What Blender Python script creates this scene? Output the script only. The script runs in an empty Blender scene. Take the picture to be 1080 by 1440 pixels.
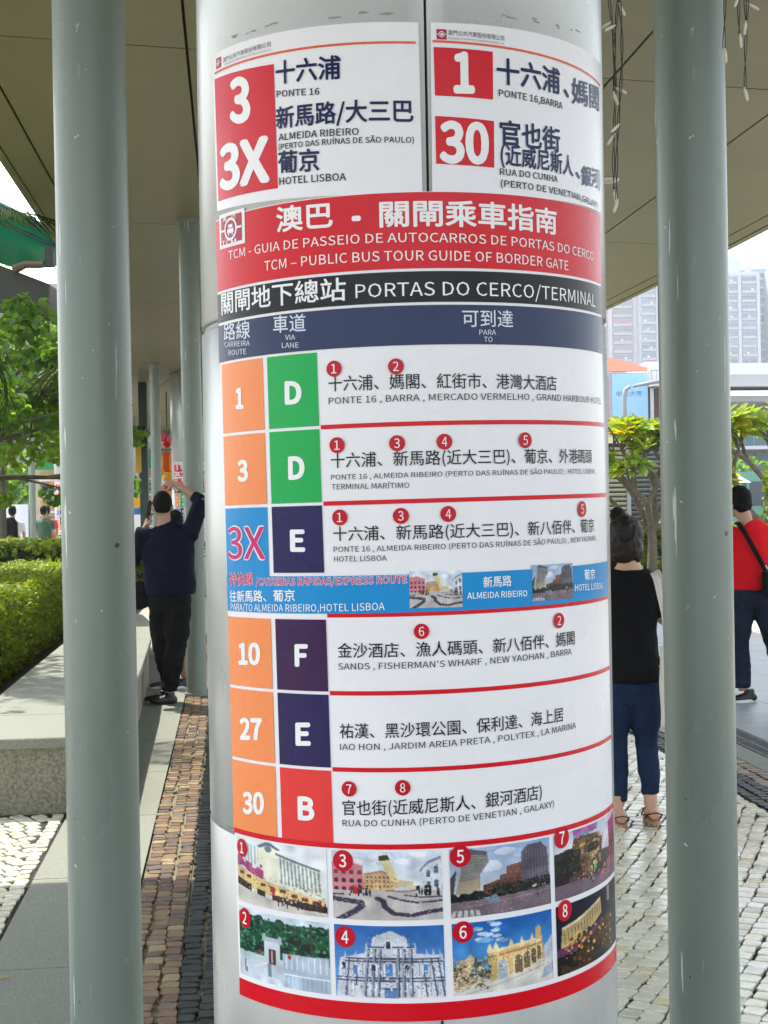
import bpy, bmesh, math, random
import numpy as np
from mathutils import Vector, Matrix
random.seed(7); rng = np.random.default_rng(7)
S = bpy.context.scene
COL = S.collection

# ---------------------------------------------------------------- camera
cam_data = bpy.data.cameras.new('camera')
cam = bpy.data.objects.new('camera', cam_data); COL.objects.link(cam); S.camera = cam
cam_data.sensor_fit = 'VERTICAL'; cam_data.sensor_height = 36; cam_data.sensor_width = 27
cam_data.lens = 50.0
cam_data.clip_start = 0.05; cam_data.clip_end = 4000
ROLL, PITCH = math.radians(1.0), math.radians(-0.3)
_fw = Vector((0, math.cos(PITCH), math.sin(PITCH))); _r0 = Vector((1, 0, 0)); _u0 = _r0.cross(_fw)
_rt = _r0*math.cos(ROLL) - _u0*math.sin(ROLL); _up = _r0*math.sin(ROLL) + _u0*math.cos(ROLL)
_m = Matrix((( _rt.x, _up.x, -_fw.x, 0), (_rt.y, _up.y, -_fw.y, 0), (_rt.z, _up.z, -_fw.z, 1.6), (0, 0, 0, 1)))
cam.matrix_world = _m

# ---------------------------------------------------------------- sky, sun, exposure
SUN_EL, SUN_AZ = math.radians(60), math.radians(-42)     # azimuth from +Y towards +X; sun ahead and to the left
w = bpy.data.worlds.new('World'); S.world = w; w.use_nodes = True
nt = w.node_tree; nt.nodes.clear()
sky = nt.nodes.new('ShaderNodeTexSky'); sky.sky_type = 'NISHITA'; sky.sun_disc = False
sky.sun_elevation = SUN_EL; sky.sun_rotation = SUN_AZ
sky.air_density = 1.2; sky.dust_density = 1.6; sky.ozone_density = 1.0
bg = nt.nodes.new('ShaderNodeBackground'); bg.inputs[1].default_value = 0.15
wo = nt.nodes.new('ShaderNodeOutputWorld')
hs = nt.nodes.new('ShaderNodeHueSaturation'); hs.inputs['Saturation'].default_value = .45     # a hazy, milky sky
nt.links.new(sky.outputs[0], hs.inputs['Color']); nt.links.new(hs.outputs[0], bg.inputs[0]); nt.links.new(bg.outputs[0], wo.inputs[0])
sun_d = bpy.data.lights.new('sun', 'SUN'); sun_d.energy = 2.1; sun_d.angle = math.radians(0.53); sun_d.color = (1, 0.93, 0.82)
sun = bpy.data.objects.new('sun', sun_d); COL.objects.link(sun)
_sd = Vector((math.sin(SUN_AZ)*math.cos(SUN_EL), math.cos(SUN_AZ)*math.cos(SUN_EL), math.sin(SUN_EL)))
sun.rotation_euler = _sd.to_track_quat('Z', 'Y').to_euler()
vs = S.view_settings
vs.view_transform = 'Standard'; vs.look = 'None'; vs.gamma = 1; vs.use_curve_mapping = False
vs.exposure = 1.9
S.render.engine = 'CYCLES'
S.cycles.max_bounces = 7; S.cycles.diffuse_bounces = 4; S.cycles.glossy_bounces = 3; S.cycles.transmission_bounces = 4
S.cycles.volume_bounces = 1; S.cycles.transparent_max_bounces = 6
S.cycles.use_denoising = True

# ---------------------------------------------------------------- helpers
def srgb(r, g, b):
    f = lambda c: (c/255/12.92 if c/255 <= .04045 else ((c/255+.055)/1.055)**2.4)
    return (f(r), f(g), f(b))
MATS = {}
def mat(name, base, rough=0.6, metal=0.0, var=0.0, vscale=8.0, bump=0.0, bscale=60.0, coat=0.0, spec=0.5, trans=None, attr=None, dirt=0.0, dirtcol=(0.05, 0.045, 0.03), rvar=0.0, sheen=0.0, stretch=(1, 1, 1)):
    """principled material with noise tone variation, dirt, bump; base linear colour"""
    if name in MATS: return MATS[name]
    m = bpy.data.materials.new(name); m.use_nodes = True; MATS[name] = m
    n = m.node_tree; L = n.links; b = n.nodes['Principled BSDF']
    b.inputs['Roughness'].default_value = rough; b.inputs['Metallic'].default_value = metal
    b.inputs['Specular IOR Level'].default_value = spec; b.inputs['Coat Weight'].default_value = coat
    b.inputs['Coat Roughness'].default_value = 0.08
    if sheen: b.inputs['Sheen Weight'].default_value = sheen
    tc = n.nodes.new('ShaderNodeTexCoord'); mp = n.nodes.new('ShaderNodeMapping'); L.new(tc.outputs['Object'], mp.inputs[0])
    mp.inputs['Scale'].default_value = stretch
    co = mp.outputs[0]
    c = n.nodes.new('ShaderNodeRGB'); c.outputs[0].default_value = (*base, 1); out = c.outputs[0]
    if attr:
        a = n.nodes.new('ShaderNodeAttribute'); a.attribute_name = attr
        mx = n.nodes.new('ShaderNodeMix'); mx.data_type = 'RGBA'; mx.blend_type = 'MULTIPLY'; mx.inputs[0].default_value = 1
        L.new(out, mx.inputs[6]); L.new(a.outputs['Color'], mx.inputs[7]); out = mx.outputs[2]
    if var:
        t = n.nodes.new('ShaderNodeTexNoise'); t.inputs['Scale'].default_value = vscale; t.inputs['Detail'].default_value = 6
        L.new(co, t.inputs['Vector'])
        r = n.nodes.new('ShaderNodeMapRange'); r.inputs[1].default_value = .25; r.inputs[2].default_value = .75
        r.inputs[3].default_value = 1-var; r.inputs[4].default_value = 1+var; L.new(t.outputs['Fac'], r.inputs[0])
        mx = n.nodes.new('ShaderNodeVectorMath'); mx.operation = 'SCALE'; L.new(out, mx.inputs[0]); L.new(r.outputs[0], mx.inputs['Scale']); out = mx.outputs[0]
        if rvar:
            r2 = n.nodes.new('ShaderNodeMapRange'); r2.inputs[1].default_value = .3; r2.inputs[2].default_value = .7
            r2.inputs[3].default_value = max(.02, rough-rvar); r2.inputs[4].default_value = rough+rvar
            L.new(t.outputs['Fac'], r2.inputs[0]); L.new(r2.outputs[0], b.inputs['Roughness'])
    if dirt:
        t = n.nodes.new('ShaderNodeTexNoise'); t.inputs['Scale'].default_value = vscale*.45+1; t.inputs['Detail'].default_value = 9; t.inputs['Roughness'].default_value = .7
        L.new(co, t.inputs['Vector'])
        r = n.nodes.new('ShaderNodeMapRange'); r.inputs[1].default_value = .52; r.inputs[2].default_value = .72; r.inputs[4].default_value = dirt
        L.new(t.outputs['Fac'], r.inputs[0])
        mx = n.nodes.new('ShaderNodeMix'); mx.data_type = 'RGBA'; L.new(r.outputs[0], mx.inputs[0]); L.new(out, mx.inputs[6]); mx.inputs[7].default_value = (*dirtcol, 1); out = mx.outputs[2]
    L.new(out, b.inputs['Base Color'])
    if bump:
        t = n.nodes.new('ShaderNodeTexNoise'); t.inputs['Scale'].default_value = bscale; t.inputs['Detail'].default_value = 5; L.new(co, t.inputs['Vector'])
        bp = n.nodes.new('ShaderNodeBump'); bp.inputs['Strength'].default_value = bump; bp.inputs['Distance'].default_value = .01
        L.new(t.outputs['Fac'], bp.inputs['Height']); L.new(bp.outputs[0], b.inputs['Normal'])
    if trans:
        tr = n.nodes.new('ShaderNodeBsdfTranslucent'); mxs = n.nodes.new('ShaderNodeMixShader'); mxs.inputs[0].default_value = trans[0]
        mx = n.nodes.new('ShaderNodeMix'); mx.data_type = 'RGBA'; mx.blend_type = 'MULTIPLY'; mx.inputs[0].default_value = 1
        L.new(out, mx.inputs[6]); mx.inputs[7].default_value = (*trans[1], 1); L.new(mx.outputs[2], tr.inputs[0])
        o = [x for x in n.nodes if x.type == 'OUTPUT_MATERIAL'][0]
        L.new(b.outputs[0], mxs.inputs[1]); L.new(tr.outputs[0], mxs.inputs[2]); L.new(mxs.outputs[0], o.inputs[0])
    return m

class MB:
    def __init__(s): s.v = []; s.f = []; s.c = []
    def add(s, vs_, fs_, tone=None):
        o = len(s.v); s.v.extend([tuple(map(float, p)) for p in vs_]); s.f.extend([tuple(i+o for i in f) for f in fs_])
        if tone is not None: s.c.extend([tone]*len(vs_))
        return s
    def box(s, x0, y0, z0, x1, y1, z1, M=None, tone=None):
        vs_ = [(x, y, z) for z in (z0, z1) for y in (y0, y1) for x in (x0, x1)]
        if M is not None: vs_ = [tuple(M @ Vector(p)) for p in vs_]
        return s.add(vs_, [(0, 2, 3, 1), (4, 5, 7, 6), (0, 1, 5, 4), (2, 6, 7, 3), (0, 4, 6, 2), (1, 3, 7, 5)], tone)
    def prism(s, pts, z0, z1):
        n = len(pts); a = [(p[0], p[1], z0) for p in pts]+[(p[0], p[1], z1) for p in pts]
        return s.add(a, [tuple(range(n))[::-1], tuple(range(n, 2*n))]+[(i, (i+1) % n, n+(i+1) % n, n+i) for i in range(n)])
    def tube(s, pts, rad, n=8, cap=True, flat=None, side=None, tone=None):
        """loft: pts list, rad list of r or (ra,rb); side = reference for first axis"""
        P = [Vector(p) for p in pts]
        if not isinstance(rad, (list, tuple)): rad = [rad]*len(P)
        R = [(r, r) if not isinstance(r, (tuple, list)) else r for r in rad]
        vs_ = []; fs_ = []; ref = Vector(side) if side else None
        prev = None
        for i, p in enumerate(P):
            t = (P[min(i+1, len(P)-1)]-P[max(i-1, 0)])
            t = t.normalized() if t.length > 1e-9 else Vector((0, 0, 1))
            if ref is None:
                a = prev if prev is not None else (Vector((1, 0, 0)) if abs(t.x) < .9 else Vector((0, 1, 0)))
            else: a = ref
            a = (a - t*a.dot(t))
            if a.length < 1e-4: a = Vector((0, 1, 0)) - t*t.y
            a.normalize(); b = t.cross(a); prev = a
            for k in range(n):
                th = 2*math.pi*k/n
                vs_.append(p + a*(math.cos(th)*R[i][0]) + b*(math.sin(th)*R[i][1]))
        for i in range(len(P)-1):
            for k in range(n):
                fs_.append((i*n+k, i*n+(k+1) % n, (i+1)*n+(k+1) % n, (i+1)*n+k))
        if cap: fs_ += [tuple(range(n))[::-1], tuple(range((len(P)-1)*n, len(P)*n))]
        return s.add(vs_, fs_, tone)
    def ell(s, c, r, nu=12, nv=8, M=None, tone=None):
        vs_ = [(0, 0, -1)]; fs_ = []
        for j in range(1, nv):
            ph = -math.pi/2+math.pi*j/nv
            for i in range(nu): vs_.append((math.cos(ph)*math.cos(2*math.pi*i/nu), math.cos(ph)*math.sin(2*math.pi*i/nu), math.sin(ph)))
        vs_.append((0, 0, 1)); top = len(vs_)-1
        for i in range(nu):
            fs_.append((0, 1+(i+1) % nu, 1+i)); fs_.append((top, top-nu+i, top-nu+(i+1) % nu))
            for j in range(nv-2): a = 1+j*nu; fs_.append((a+i, a+(i+1) % nu, a+nu+(i+1) % nu, a+nu+i))
        out = []
        for p in vs_:
            q = Vector((p[0]*r[0], p[1]*r[1], p[2]*r[2]))
            if M is not None: q = M @ q
            out.append(q+Vector(c))
        return s.add(out, fs_, tone)
    def mesh(s, name, m=None, smooth=False):
        me = bpy.data.meshes.new(name); me.from_pydata(s.v, [], s.f)
        if s.c and len(s.c) == len(s.v):
            a = me.color_attributes.new('tone', 'FLOAT_COLOR', 'POINT')
            arr = np.ones((len(s.v), 4), np.float32); arr[:, :3] = np.array(s.c, np.float32).reshape(len(s.v), -1) if np.ndim(s.c[0]) else np.array(s.c)[:, None]
            a.data.foreach_set('color', arr.ravel())
        if m: me.materials.append(m)
        if smooth: me.polygons.foreach_set('use_smooth', [True]*len(me.polygons))
        me.update(); return me
    def build(s, name, m=None, parent=None, smooth=False, **k):
        return link(name, s.mesh(name, m, smooth), parent, **k)
def link(name, me, parent=None, label=None, cat=None, group=None, kind=None, loc=None, rot=None):
    o = bpy.data.objects.new(name, me); COL.objects.link(o)
    if parent is not None: o.parent = parent
    if loc is not None: o.location = loc
    if rot is not None: o.rotation_euler = (0, 0, rot) if not isinstance(rot, (tuple, list)) else rot
    if label: o['label'] = label
    if cat: o['category'] = cat
    if group: o['group'] = group
    if kind: o['kind'] = kind
    return o
def thing(name, label, cat, loc=(0, 0, 0), rot=0, group=None): return link(name, None, None, label, cat, group, None, loc, rot)
def smooth_angle(o, deg=40):
    me = o.data; me.polygons.foreach_set('use_smooth', [True]*len(me.polygons)); me.set_sharp_from_angle(angle=math.radians(deg)); return o
def copy_tree(o, parent=None, keep=None):
    c = o.copy(); COL.objects.link(c); c.parent = parent
    for ch in o.children:
        if keep and ch.name.split('.')[0] in keep: continue
        copy_tree(ch, c, keep)
    return c
def bevel(me, wid, seg=2, ang=30):
    bm = bmesh.new(); bm.from_mesh(me)
    es = [e for e in bm.edges if len(e.link_faces) == 2 and e.calc_face_angle(0) > math.radians(ang)]
    bmesh.ops.bevel(bm, geom=es, offset=wid, segments=seg, affect='EDGES', profile=.5); bm.to_mesh(me); bm.free(); return me
# walk frame: 'lat' across the covered walk, 'a' along it
def curve(a): return -.0053*(a-14)**2 if a > 14 else 0.0
def LA(lat, a, z=0.0, cv=True):
    l = lat + (curve(a) if cv else 0)
    return (.9943*l - .107*a, .107*l + .9943*a, z)
HEAD = math.atan2(.107, .9943)           # rotation of the walk about z
def remesh(mb, voxel, smooth_it=2, disp=0.0, dscale=6.0, taper=None):
    me = mb.mesh('tmp'); o = bpy.data.objects.new('tmp', me); COL.objects.link(o)
    md = o.modifiers.new('r', 'REMESH'); md.mode = 'VOXEL'; md.voxel_size = voxel
    if smooth_it:
        sm = o.modifiers.new('s', 'SMOOTH'); sm.iterations = smooth_it; sm.factor = .5
    dg = bpy.context.evaluated_depsgraph_get(); out = bpy.data.meshes.new_from_object(o.evaluated_get(dg), depsgraph=dg)
    bpy.data.objects.remove(o); bpy.data.meshes.remove(me)
    if disp:
        from mathutils import noise
        n = len(out.vertices); co = np.empty(n*3); no = np.empty(n*3)
        out.vertices.foreach_get('co', co); out.vertices.foreach_get('normal', no)
        co = co.reshape(-1, 3); no = no.reshape(-1, 3)
        d = np.array([noise.noise(Vector((p[0]*dscale, p[1]*dscale, p[2]*dscale*1.7)))+.5*noise.noise(Vector(p)*dscale*2.7) for p in co])
        co += no*(d*disp)[:, None]; out.vertices.foreach_set('co', co.ravel())
    out.polygons.foreach_set('use_smooth', [True]*len(out.polygons)); out.update(); return out

# ---------------------------------------------------------------- materials
M_paint = mat('grey_green_paint', (.25, .285, .26), .34, var=.10, vscale=5, bump=.05, bscale=30, dirt=.35, dirtcol=(.16, .16, .14), rvar=.08, stretch=(1, 1, .35))
M_clad = mat('pale_cladding_paint', (.44, .45, .43), .30, metal=.25, var=.06, vscale=3, bump=.02, bscale=14, dirt=.35, dirtcol=(.27, .27, .235), rvar=.08, stretch=(1, 1, .25))
M_dark = mat('dark_joint', (.03, .03, .028), .8)
M_ring = mat('joint_ring_metal', (.22, .22, .2), .45, dirt=.5, var=.2, vscale=30)
M_ceil = mat('olive_grey_ceiling', (.205, .19, .095), .42, var=.12, vscale=.9, bump=.02, bscale=3, dirt=.30, dirtcol=(.15, .13, .07), rvar=.06)
M_roof = mat('roof_metal', (.45, .46, .45), .5, var=.08)
M_granite = mat('granite', (.20, .215, .175), .75, var=.35, vscale=180, bump=.5, bscale=140, dirt=.35, dirtcol=(.16, .155, .12))
M_granrough = mat('rough_granite', (.22, .205, .15), .9, var=.5, vscale=60, bump=1.0, bscale=70, dirt=.6, dirtcol=(.05, .05, .035))
M_cobble = mat('white_limestone_cobble', (.70, .685, .565), .24, attr='tone', var=.06, vscale=18, bump=.12, bscale=30, dirt=.18, dirtcol=(.36, .33, .24), rvar=.10)
M_cobbrown = mat('brown_cobble', (1.0, 1.0, .97), .42, attr='tone', var=.2, vscale=25, bump=.35, bscale=60)
M_cobblack = mat('black_basalt_cobble', (.022, .026, .028), .5, spec=.3, attr='tone', var=.3, vscale=40, bump=.4, bscale=70)
M_mortar = mat('sandy_mortar', (.035, .034, .028), .95, var=.3, vscale=60, bump=.6, bscale=200)
M_mortl = mat('pale_mortar', (.22, .20, .14), .95, var=.3, vscale=60, bump=.6, bscale=200)
M_asph = mat('asphalt', (.06, .06, .06), .9, var=.2, vscale=20, bump=.4, bscale=150)
M_farpave = mat('far_paving', (.36, .33, .28), .8, var=.15, vscale=2.5)
M_soil = mat('dark_soil', (.035, .022, .014), .95, var=.4, vscale=20, bump=1, bscale=40)
M_tile = mat('grey_floor_tile', (.27, .29, .29), .42, var=.12, vscale=6, dirt=.3, dirtcol=(.12, .12, .11), bump=.1)
M_grass = mat('grass_blades', (.09, .16, .025), .6, attr='tone', trans=(.4, (1.2, 1.3, .6)))
M_leaf = mat('tree_leaf', (.09, .17, .025), .45, spec=.3, attr='tone', trans=(.45, (1.9, 2.0, .7)))
M_hedge = mat('hedge_leaf', (.14, .195, .014), .5, spec=.2, attr='tone', trans=(.26, (2.2, 2.1, .6)))
M_plum = mat('plumeria_leaf', (.17, .23, .025), .45, spec=.3, attr='tone', trans=(.45, (1.9, 1.9, .6)))
M_palm = mat('palm_leaf', (.028, .055, .016), .7, spec=.04, attr='tone', trans=(.25, (1.4, 1.5, .6)))
M_bark = mat('bark', (.13, .105, .08), .9, var=.4, vscale=14, bump=1, bscale=30)
M_vinyl = {}
def vinyl(name, rgb, k=1.0):
    if name not in M_vinyl:
        M_vinyl[name] = mat('print_'+name, tuple(c*k for c in srgb(*rgb)), .27, var=.03, vscale=5, bump=.035, bscale=6, coat=.0, spec=.24, rvar=.08)
    return M_vinyl[name]
COLS = dict(white=(244, 244, 242), paper=(241, 239, 240), red=(214, 18, 34), dred=(196, 16, 40), black=(16, 17, 22), navyband=(44, 56, 92),
            pale=(222, 226, 236), orange=(246, 144, 84), green=(28, 172, 84), violet=(38, 28, 84), purple=(58, 26, 74), coral=(232, 58, 56), cyan=(20, 142, 206),
            ink=(34, 34, 40), navy=(16, 26, 74), grey=(120, 110, 112), magenta=(206, 40, 110), orangeline=(226, 100, 62), maroon=(176, 22, 52))
for k_, v_ in COLS.items(): vinyl(k_, v_)
M_skin = mat('skin', (.42, .235, .155), .5, var=.08, vscale=12, spec=.4)
M_hair = mat('black_hair', (.008, .007, .007), .7, spec=.10, bump=.8, bscale=120, stretch=(1, 1, .15))
M_navycloth = mat('navy_cotton', (.006, .008, .02), .85, spec=.12, bump=.15, bscale=300)
M_blackcloth = mat('black_cotton', (.007, .007, .008), .85, spec=.12, bump=.2, bscale=300)
M_denim = mat('blue_denim', (.013, .024, .060), .85, spec=.12, var=.3, vscale=9, bump=.3, bscale=350)
M_denimd = mat('dark_denim', (.015, .02, .035), .85, spec=.12, var=.3, vscale=9, bump=.3, bscale=350)
M_redcloth = mat('red_cotton', (.62, .008, .016), .8, spec=.12, bump=.15, bscale=250)
M_canvas = mat('cream_canvas', (.62, .60, .54), .9, spec=.12, bump=.3, bscale=300)
M_rubber = mat('white_rubber', (.7, .7, .68), .6)
M_blackrub = mat('black_rubber', (.012, .012, .013), .5)
M_sandal = mat('tan_sandal', (.35, .20, .10), .6)
M_greycloth = mat('grey_cotton', (.45, .46, .48), .85, spec=.12)
M_phone = mat('phone_glass', (.01, .01, .012), .15)
M_seam = mat('brown_seam', (.07, .06, .04), .8)
# ================================================================ SETTING
# ground
g = MB(); g.box(-740, -740, -.3, 740, 740, -.03); g.build('ground', M_asph, kind='structure')
def strip_sheet(name, l0, l1, a0, a1, z, m, n=30, cv=True, th=.02):
    mb = MB(); vs_ = []
    for i in range(n+1):
        a = a0+(a1-a0)*i/n
        for l in (l0, l1): vs_.append(LA(l, a, z, cv)); vs_.append(LA(l, a, z-th, cv))
    fs_ = []
    for i in range(n):
        b = i*4; fs_ += [(b, b+2, b+6, b+4), (b, b+4, b+5, b+1), (b+2, b+3, b+7, b+6)]
    fs_ += [(0, 1, 3, 2), (n*4, n*4+2, n*4+3, n*4+1)]
    mb.add(vs_, fs_); return mb.build(name, m, kind='structure')
strip_sheet('far_pavement', -14, 16, -4, 60, -.012, M_farpave, 40)

def cobble_variant(w, l, h, seed, tone, M=None):
    r = random.Random(seed); base = [(-w/2, -l/2), (w/2, -l/2), (w/2, l/2), (-w/2, l/2)]
    j = [(x+r.uniform(-.09, .09)*w, y+r.uniform(-.09, .09)*l) for x, y in base]
    # cut corners -> 8-gon
    ring = []
    for i in range(4):
        p = j[i]; a = j[i-1]; b = j[(i+1) % 4]; k = r.uniform(.08, .2)
        ring.append((p[0]+(a[0]-p[0])*k, p[1]+(a[1]-p[1])*k)); ring.append((p[0]+(b[0]-p[0])*k, p[1]+(b[1]-p[1])*k))
    def sc(ring, k): return [(x*k, y*k) for x, y in ring]
    tx, ty = r.uniform(-.03, .03), r.uniform(-.03, .03); hh = h+r.uniform(-.0015, .0015)
    vs_ = [(x, y, -.01) for x, y in ring]+[(x, y, hh*.70+x*tx+y*ty) for x, y in sc(ring, .99)]+[(x, y, hh+x*tx+y*ty) for x, y in sc(ring, .955)]
    fs_ = [(i, (i+1) % 8, 8+(i+1) % 8, 8+i) for i in range(8)]+[(8+i, 8+(i+1) % 8, 16+(i+1) % 8, 16+i) for i in range(8)]+[tuple(range(16, 24))]
    return vs_, fs_, tone
def cobble_field(cells, w, l, tones, m, parent, keyf, z0=-.004, h=.012, gapk=.88, nobj=300, nvar=14):
    """cells: (x,y,rot). nearest 300 in view become objects sharing variant meshes; the rest one joined part"""
    var = []
    for k in range(nvar):
        vs_, fs_, t = cobble_variant(w*gapk*random.uniform(.9, 1.03), l*gapk*random.uniform(.9, 1.03), h, k*7+3, tones[k % len(tones)]); var.append((vs_, fs_, t))
    meshes = []
    for vs_, fs_, t in var:
        mb = MB(); mb.add(vs_, fs_, t); meshes.append(mb.mesh('cobble', m))
    cells = sorted(cells, key=keyf); big = MB()
    for i, (x, y, r, *sc_) in enumerate(cells):
        sx, sy = sc_ if sc_ else (1, 1)
        k = random.randrange(nvar); r += random.uniform(-.04, .04)+(math.pi if random.random() < .5 else 0)
        if i < nobj: o_ = link('cobble', meshes[k], parent, loc=(x, y, z0), rot=r); o_.scale = (sx, sy, 1)
        else:
            vs_, fs_, t = var[k]; c, s_ = math.cos(r), math.sin(r)
            big.add([(x+p[0]*sx*c-p[1]*sy*s_, y+p[0]*sx*s_+p[1]*sy*c, z0+p[2]) for p in vs_], fs_, t)
    if big.v: big.build('cobble_setts', m, parent, kind='stuff')
def inpix(x, y):      # rough test of being inside the field of view, for choosing which cobbles are objects
    if y < .5: return 1e9
    px = 540+2000*x/y; py = 714+2000*1.6/y
    bad = 0 if (0 < px < 1080 and py < 1445) else 50
    if 300 < px < 872 or 905+30 < px < 1035 and py > 700 or 100 < px < 200: bad += 20
    return bad + y
wt = [(1, 1, 1), (.93, .92, .9), (1.05, 1.04, 1.0), (.98, .95, .84), (1.02, 1, .95), (.84, .85, .82), (1.08, 1.08, 1.05), (1, .93, .76), (.97, .99, .93), (.9, .88, .8)]
# central white cobbles
wp = strip_sheet('white_cobble_pavement', .02, 2.70, -1, 14, -.004, M_mortar, 20)
cells = []
A = Vector((math.sin(math.radians(22)), math.cos(math.radians(22)))); B = Vector((math.sin(math.radians(120)), math.cos(math.radians(120))))
ROW, CL = .071, .082
for i in range(-260, 260):
    off = random.random()*CL
    for j in range(-160, 260):
        p = Vector((0, 4))+B*(i*ROW)+A*(j*CL*.98+off)
        # gentle arcs
        p = p + A*(.06*math.sin(p.x*2.2)) + B*(.05*math.sin(p.y*1.3))
        lat = .9943*p.x+.107*p.y; a = -.107*p.x+.9943*p.y
        if .085 < lat < 2.615 and 3.3 < a < 13.5 and 3.6 < p.y:
            cells.append((p.x+random.uniform(-.004, .004), p.y+random.uniform(-.004, .004), math.radians(-27)+.08*math.sin(p.y*1.3)))
for a in np.arange(3.4, 13.4, .075):      # straight rows of stones along both borders
    for l in (.055, 2.65): x, y, _ = LA(l, a+random.uniform(-.004, .004)); cells.append((x, y, HEAD, .93, .86))
cobble_field(cells, ROW*1.02, CL*.98, wt, M_cobble, wp, lambda c: inpix(c[0], c[1]), gapk=.865)
# left white cobbles
wl = strip_sheet('side_cobble_pavement', -4.5, -.885, 2.5, 8.2, -.004, M_mortar, 10)
cells = []
A = Vector((math.sin(math.radians(50)), math.cos(math.radians(50)))); B = Vector((math.sin(math.radians(140)), math.cos(math.radians(140))))
for i in range(-100, 100):
    off = random.random()*.08
    for j in range(-100, 100):
        p = Vector((-1.6, 6))+B*(i*.072)+A*(j*.086+off); p = p+B*(.02*math.sin(p.x*2+1))
        lat = .9943*p.x+.107*p.y; a = -.107*p.x+.9943*p.y
        if -3.2 < lat < -.962 and 4.2 < a < 7.60: cells.append((p.x, p.y, math.radians(-48)))
for a in np.arange(4.2, 7.62, .082): x, y, _ = LA(-.928+random.uniform(-.004, .004), a); cells.append((x, y, HEAD+random.uniform(-.1, .1), 1.0, .92))
cobble_field(cells, .072, .084, wt, M_cobble, wl, lambda c: inpix(c[0], c[1]), gapk=.86, h=.009)
# border strips of small setts
bt = [srgb(128, 106, 80), srgb(108, 84, 70), srgb(140, 120, 88), srgb(98, 84, 76), srgb(122, 96, 76), srgb(92, 80, 72), srgb(150, 134, 104), srgb(114, 102, 88)]
kt = [.8, 1.2, 1, .65, 1.5, 1.1]
def border(name, l0, l1, a0, a1, tones, m, mm, ncol):
    st = strip_sheet(name, l0, l1, a0, a1, -.004, mm, 24); cells = []; wd = (l1-l0)/ncol
    for c in range(ncol):
        a = a0+random.random()*.05
        while a < a1-.1:
            ln = random.uniform(.048, .088); wob = .006*math.sin(a*2.3+c*2)
            x, y, _ = LA(l0+wd*(c+.5)+wob+random.uniform(-.004, .004), a+ln/2); cells.append((x, y, HEAD+random.uniform(-.13, .13), random.uniform(.9, 1.08), ln/.064*.97)); a += ln
    cobble_field(cells, wd*.99, .064, tones, m, st, lambda c: inpix(c[0], c[1]), gapk=.90, h=.013)
border('brown_sett_border', -.405, -.20, 3.6, 18, bt, M_cobbrown, M_mortl, 3)
border('black_sett_border', -.195, .015, 3.6, 18, kt, M_cobblack, M_mortl, 3)
border('black_sett_edging', 2.705, 2.90, 5.5, 14, kt, M_cobblack, M_mortl, 3)
border('brown_sett_edging', 2.905, 3.06, 5.5, 14, bt, M_cobbrown, M_mortl, 2)
# granite slabs along the walk
def slabs(name, l0, l1, a0, a1, step, m, gap=.006, bm_=M_mortar, z=.008, stag=0, rows=1, sub='paving_slab'):
    st = strip_sheet(name, l0, l1, a0, a1, -.004, bm_, 24); wd = (l1-l0)/rows
    for r in range(rows):
        a = a0 + (stag*step if r % 2 else 0)
        while a < a1-.05:
            b = min(a+step, a1); mb = MB(); vs_ = []
            for aa in (a+gap/2, b-gap/2):
                for l in (l0+r*wd+gap/2, l0+(r+1)*wd-gap/2): vs_ += [LA(l, aa, -.01), LA(l, aa, z+random.uniform(-.001, .001))]
            mb.add(vs_, [(1, 3, 7, 5), (0, 1, 5, 4), (2, 6, 7, 3), (0, 2, 3, 1), (4, 5, 7, 6)])
            mb.build(sub, m, st); a = b
    return st
slabs('granite_slab_path', -.88, -.41, 2.6, 30, 1.22, M_granite)
slabs('granite_slab_edging', 3.065, 3.24, 5.5, 20, .9, M_granite)
slabs('grey_tile_floor', 3.46, 6.0, 6, 20, .62, M_tile, rows=4, stag=.5, sub='floor_tile')
# drain channel with a perforated iron grate
dc = strip_sheet('drain_channel', 3.245, 3.455, 5.5, 20, -.006, M_dark, 24)
M_iron = mat('cast_iron', (.09, .095, .095), .45, metal=.4, var=.25, vscale=30)
a = 6.5
while a < 18:
    mb = MB()
    def bar(l0, l1, x0, x1):
        vs_ = []
        for aa in (x0, x1):
            for l in (l0, l1): vs_ += [LA(l, aa, -.01), LA(l, aa, .008)]
        mb.add(vs_, [(1, 3, 7, 5), (0, 1, 5, 4), (2, 6, 7, 3), (0, 2, 3, 1), (4, 5, 7, 6)])
    L0, L1 = 3.25, 3.45
    bar(L0, L0+.018, a, a+.49); bar(L1-.018, L1, a, a+.49); bar(L0+.09, L0+.11, a, a+.49)
    for k in range(13): bar(L0+.019, L0+.089, a+k*.04, a+k*.04+.014); bar(L0+.111, L1-.019, a+k*.04, a+k*.04+.014)
    mb.build('drain_grate', M_iron, dc); a += .5

# dark hole covers and a dropped leaf
lf = MB(); x, y, _ = LA(-.80, 4.95)
lf.add([(x-.018, y-.006, .012), (x, y-.012, .016), (x+.02, y+.003, .013), (x+.004, y+.011, .018)], [(0, 1, 2, 3)]); lf.build('fallen_leaf', mat('dry_leaf', (.42, .27, .08), .6), label='small dry tan leaf lying on the granite slabs left of the column', cat='leaf')

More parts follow.
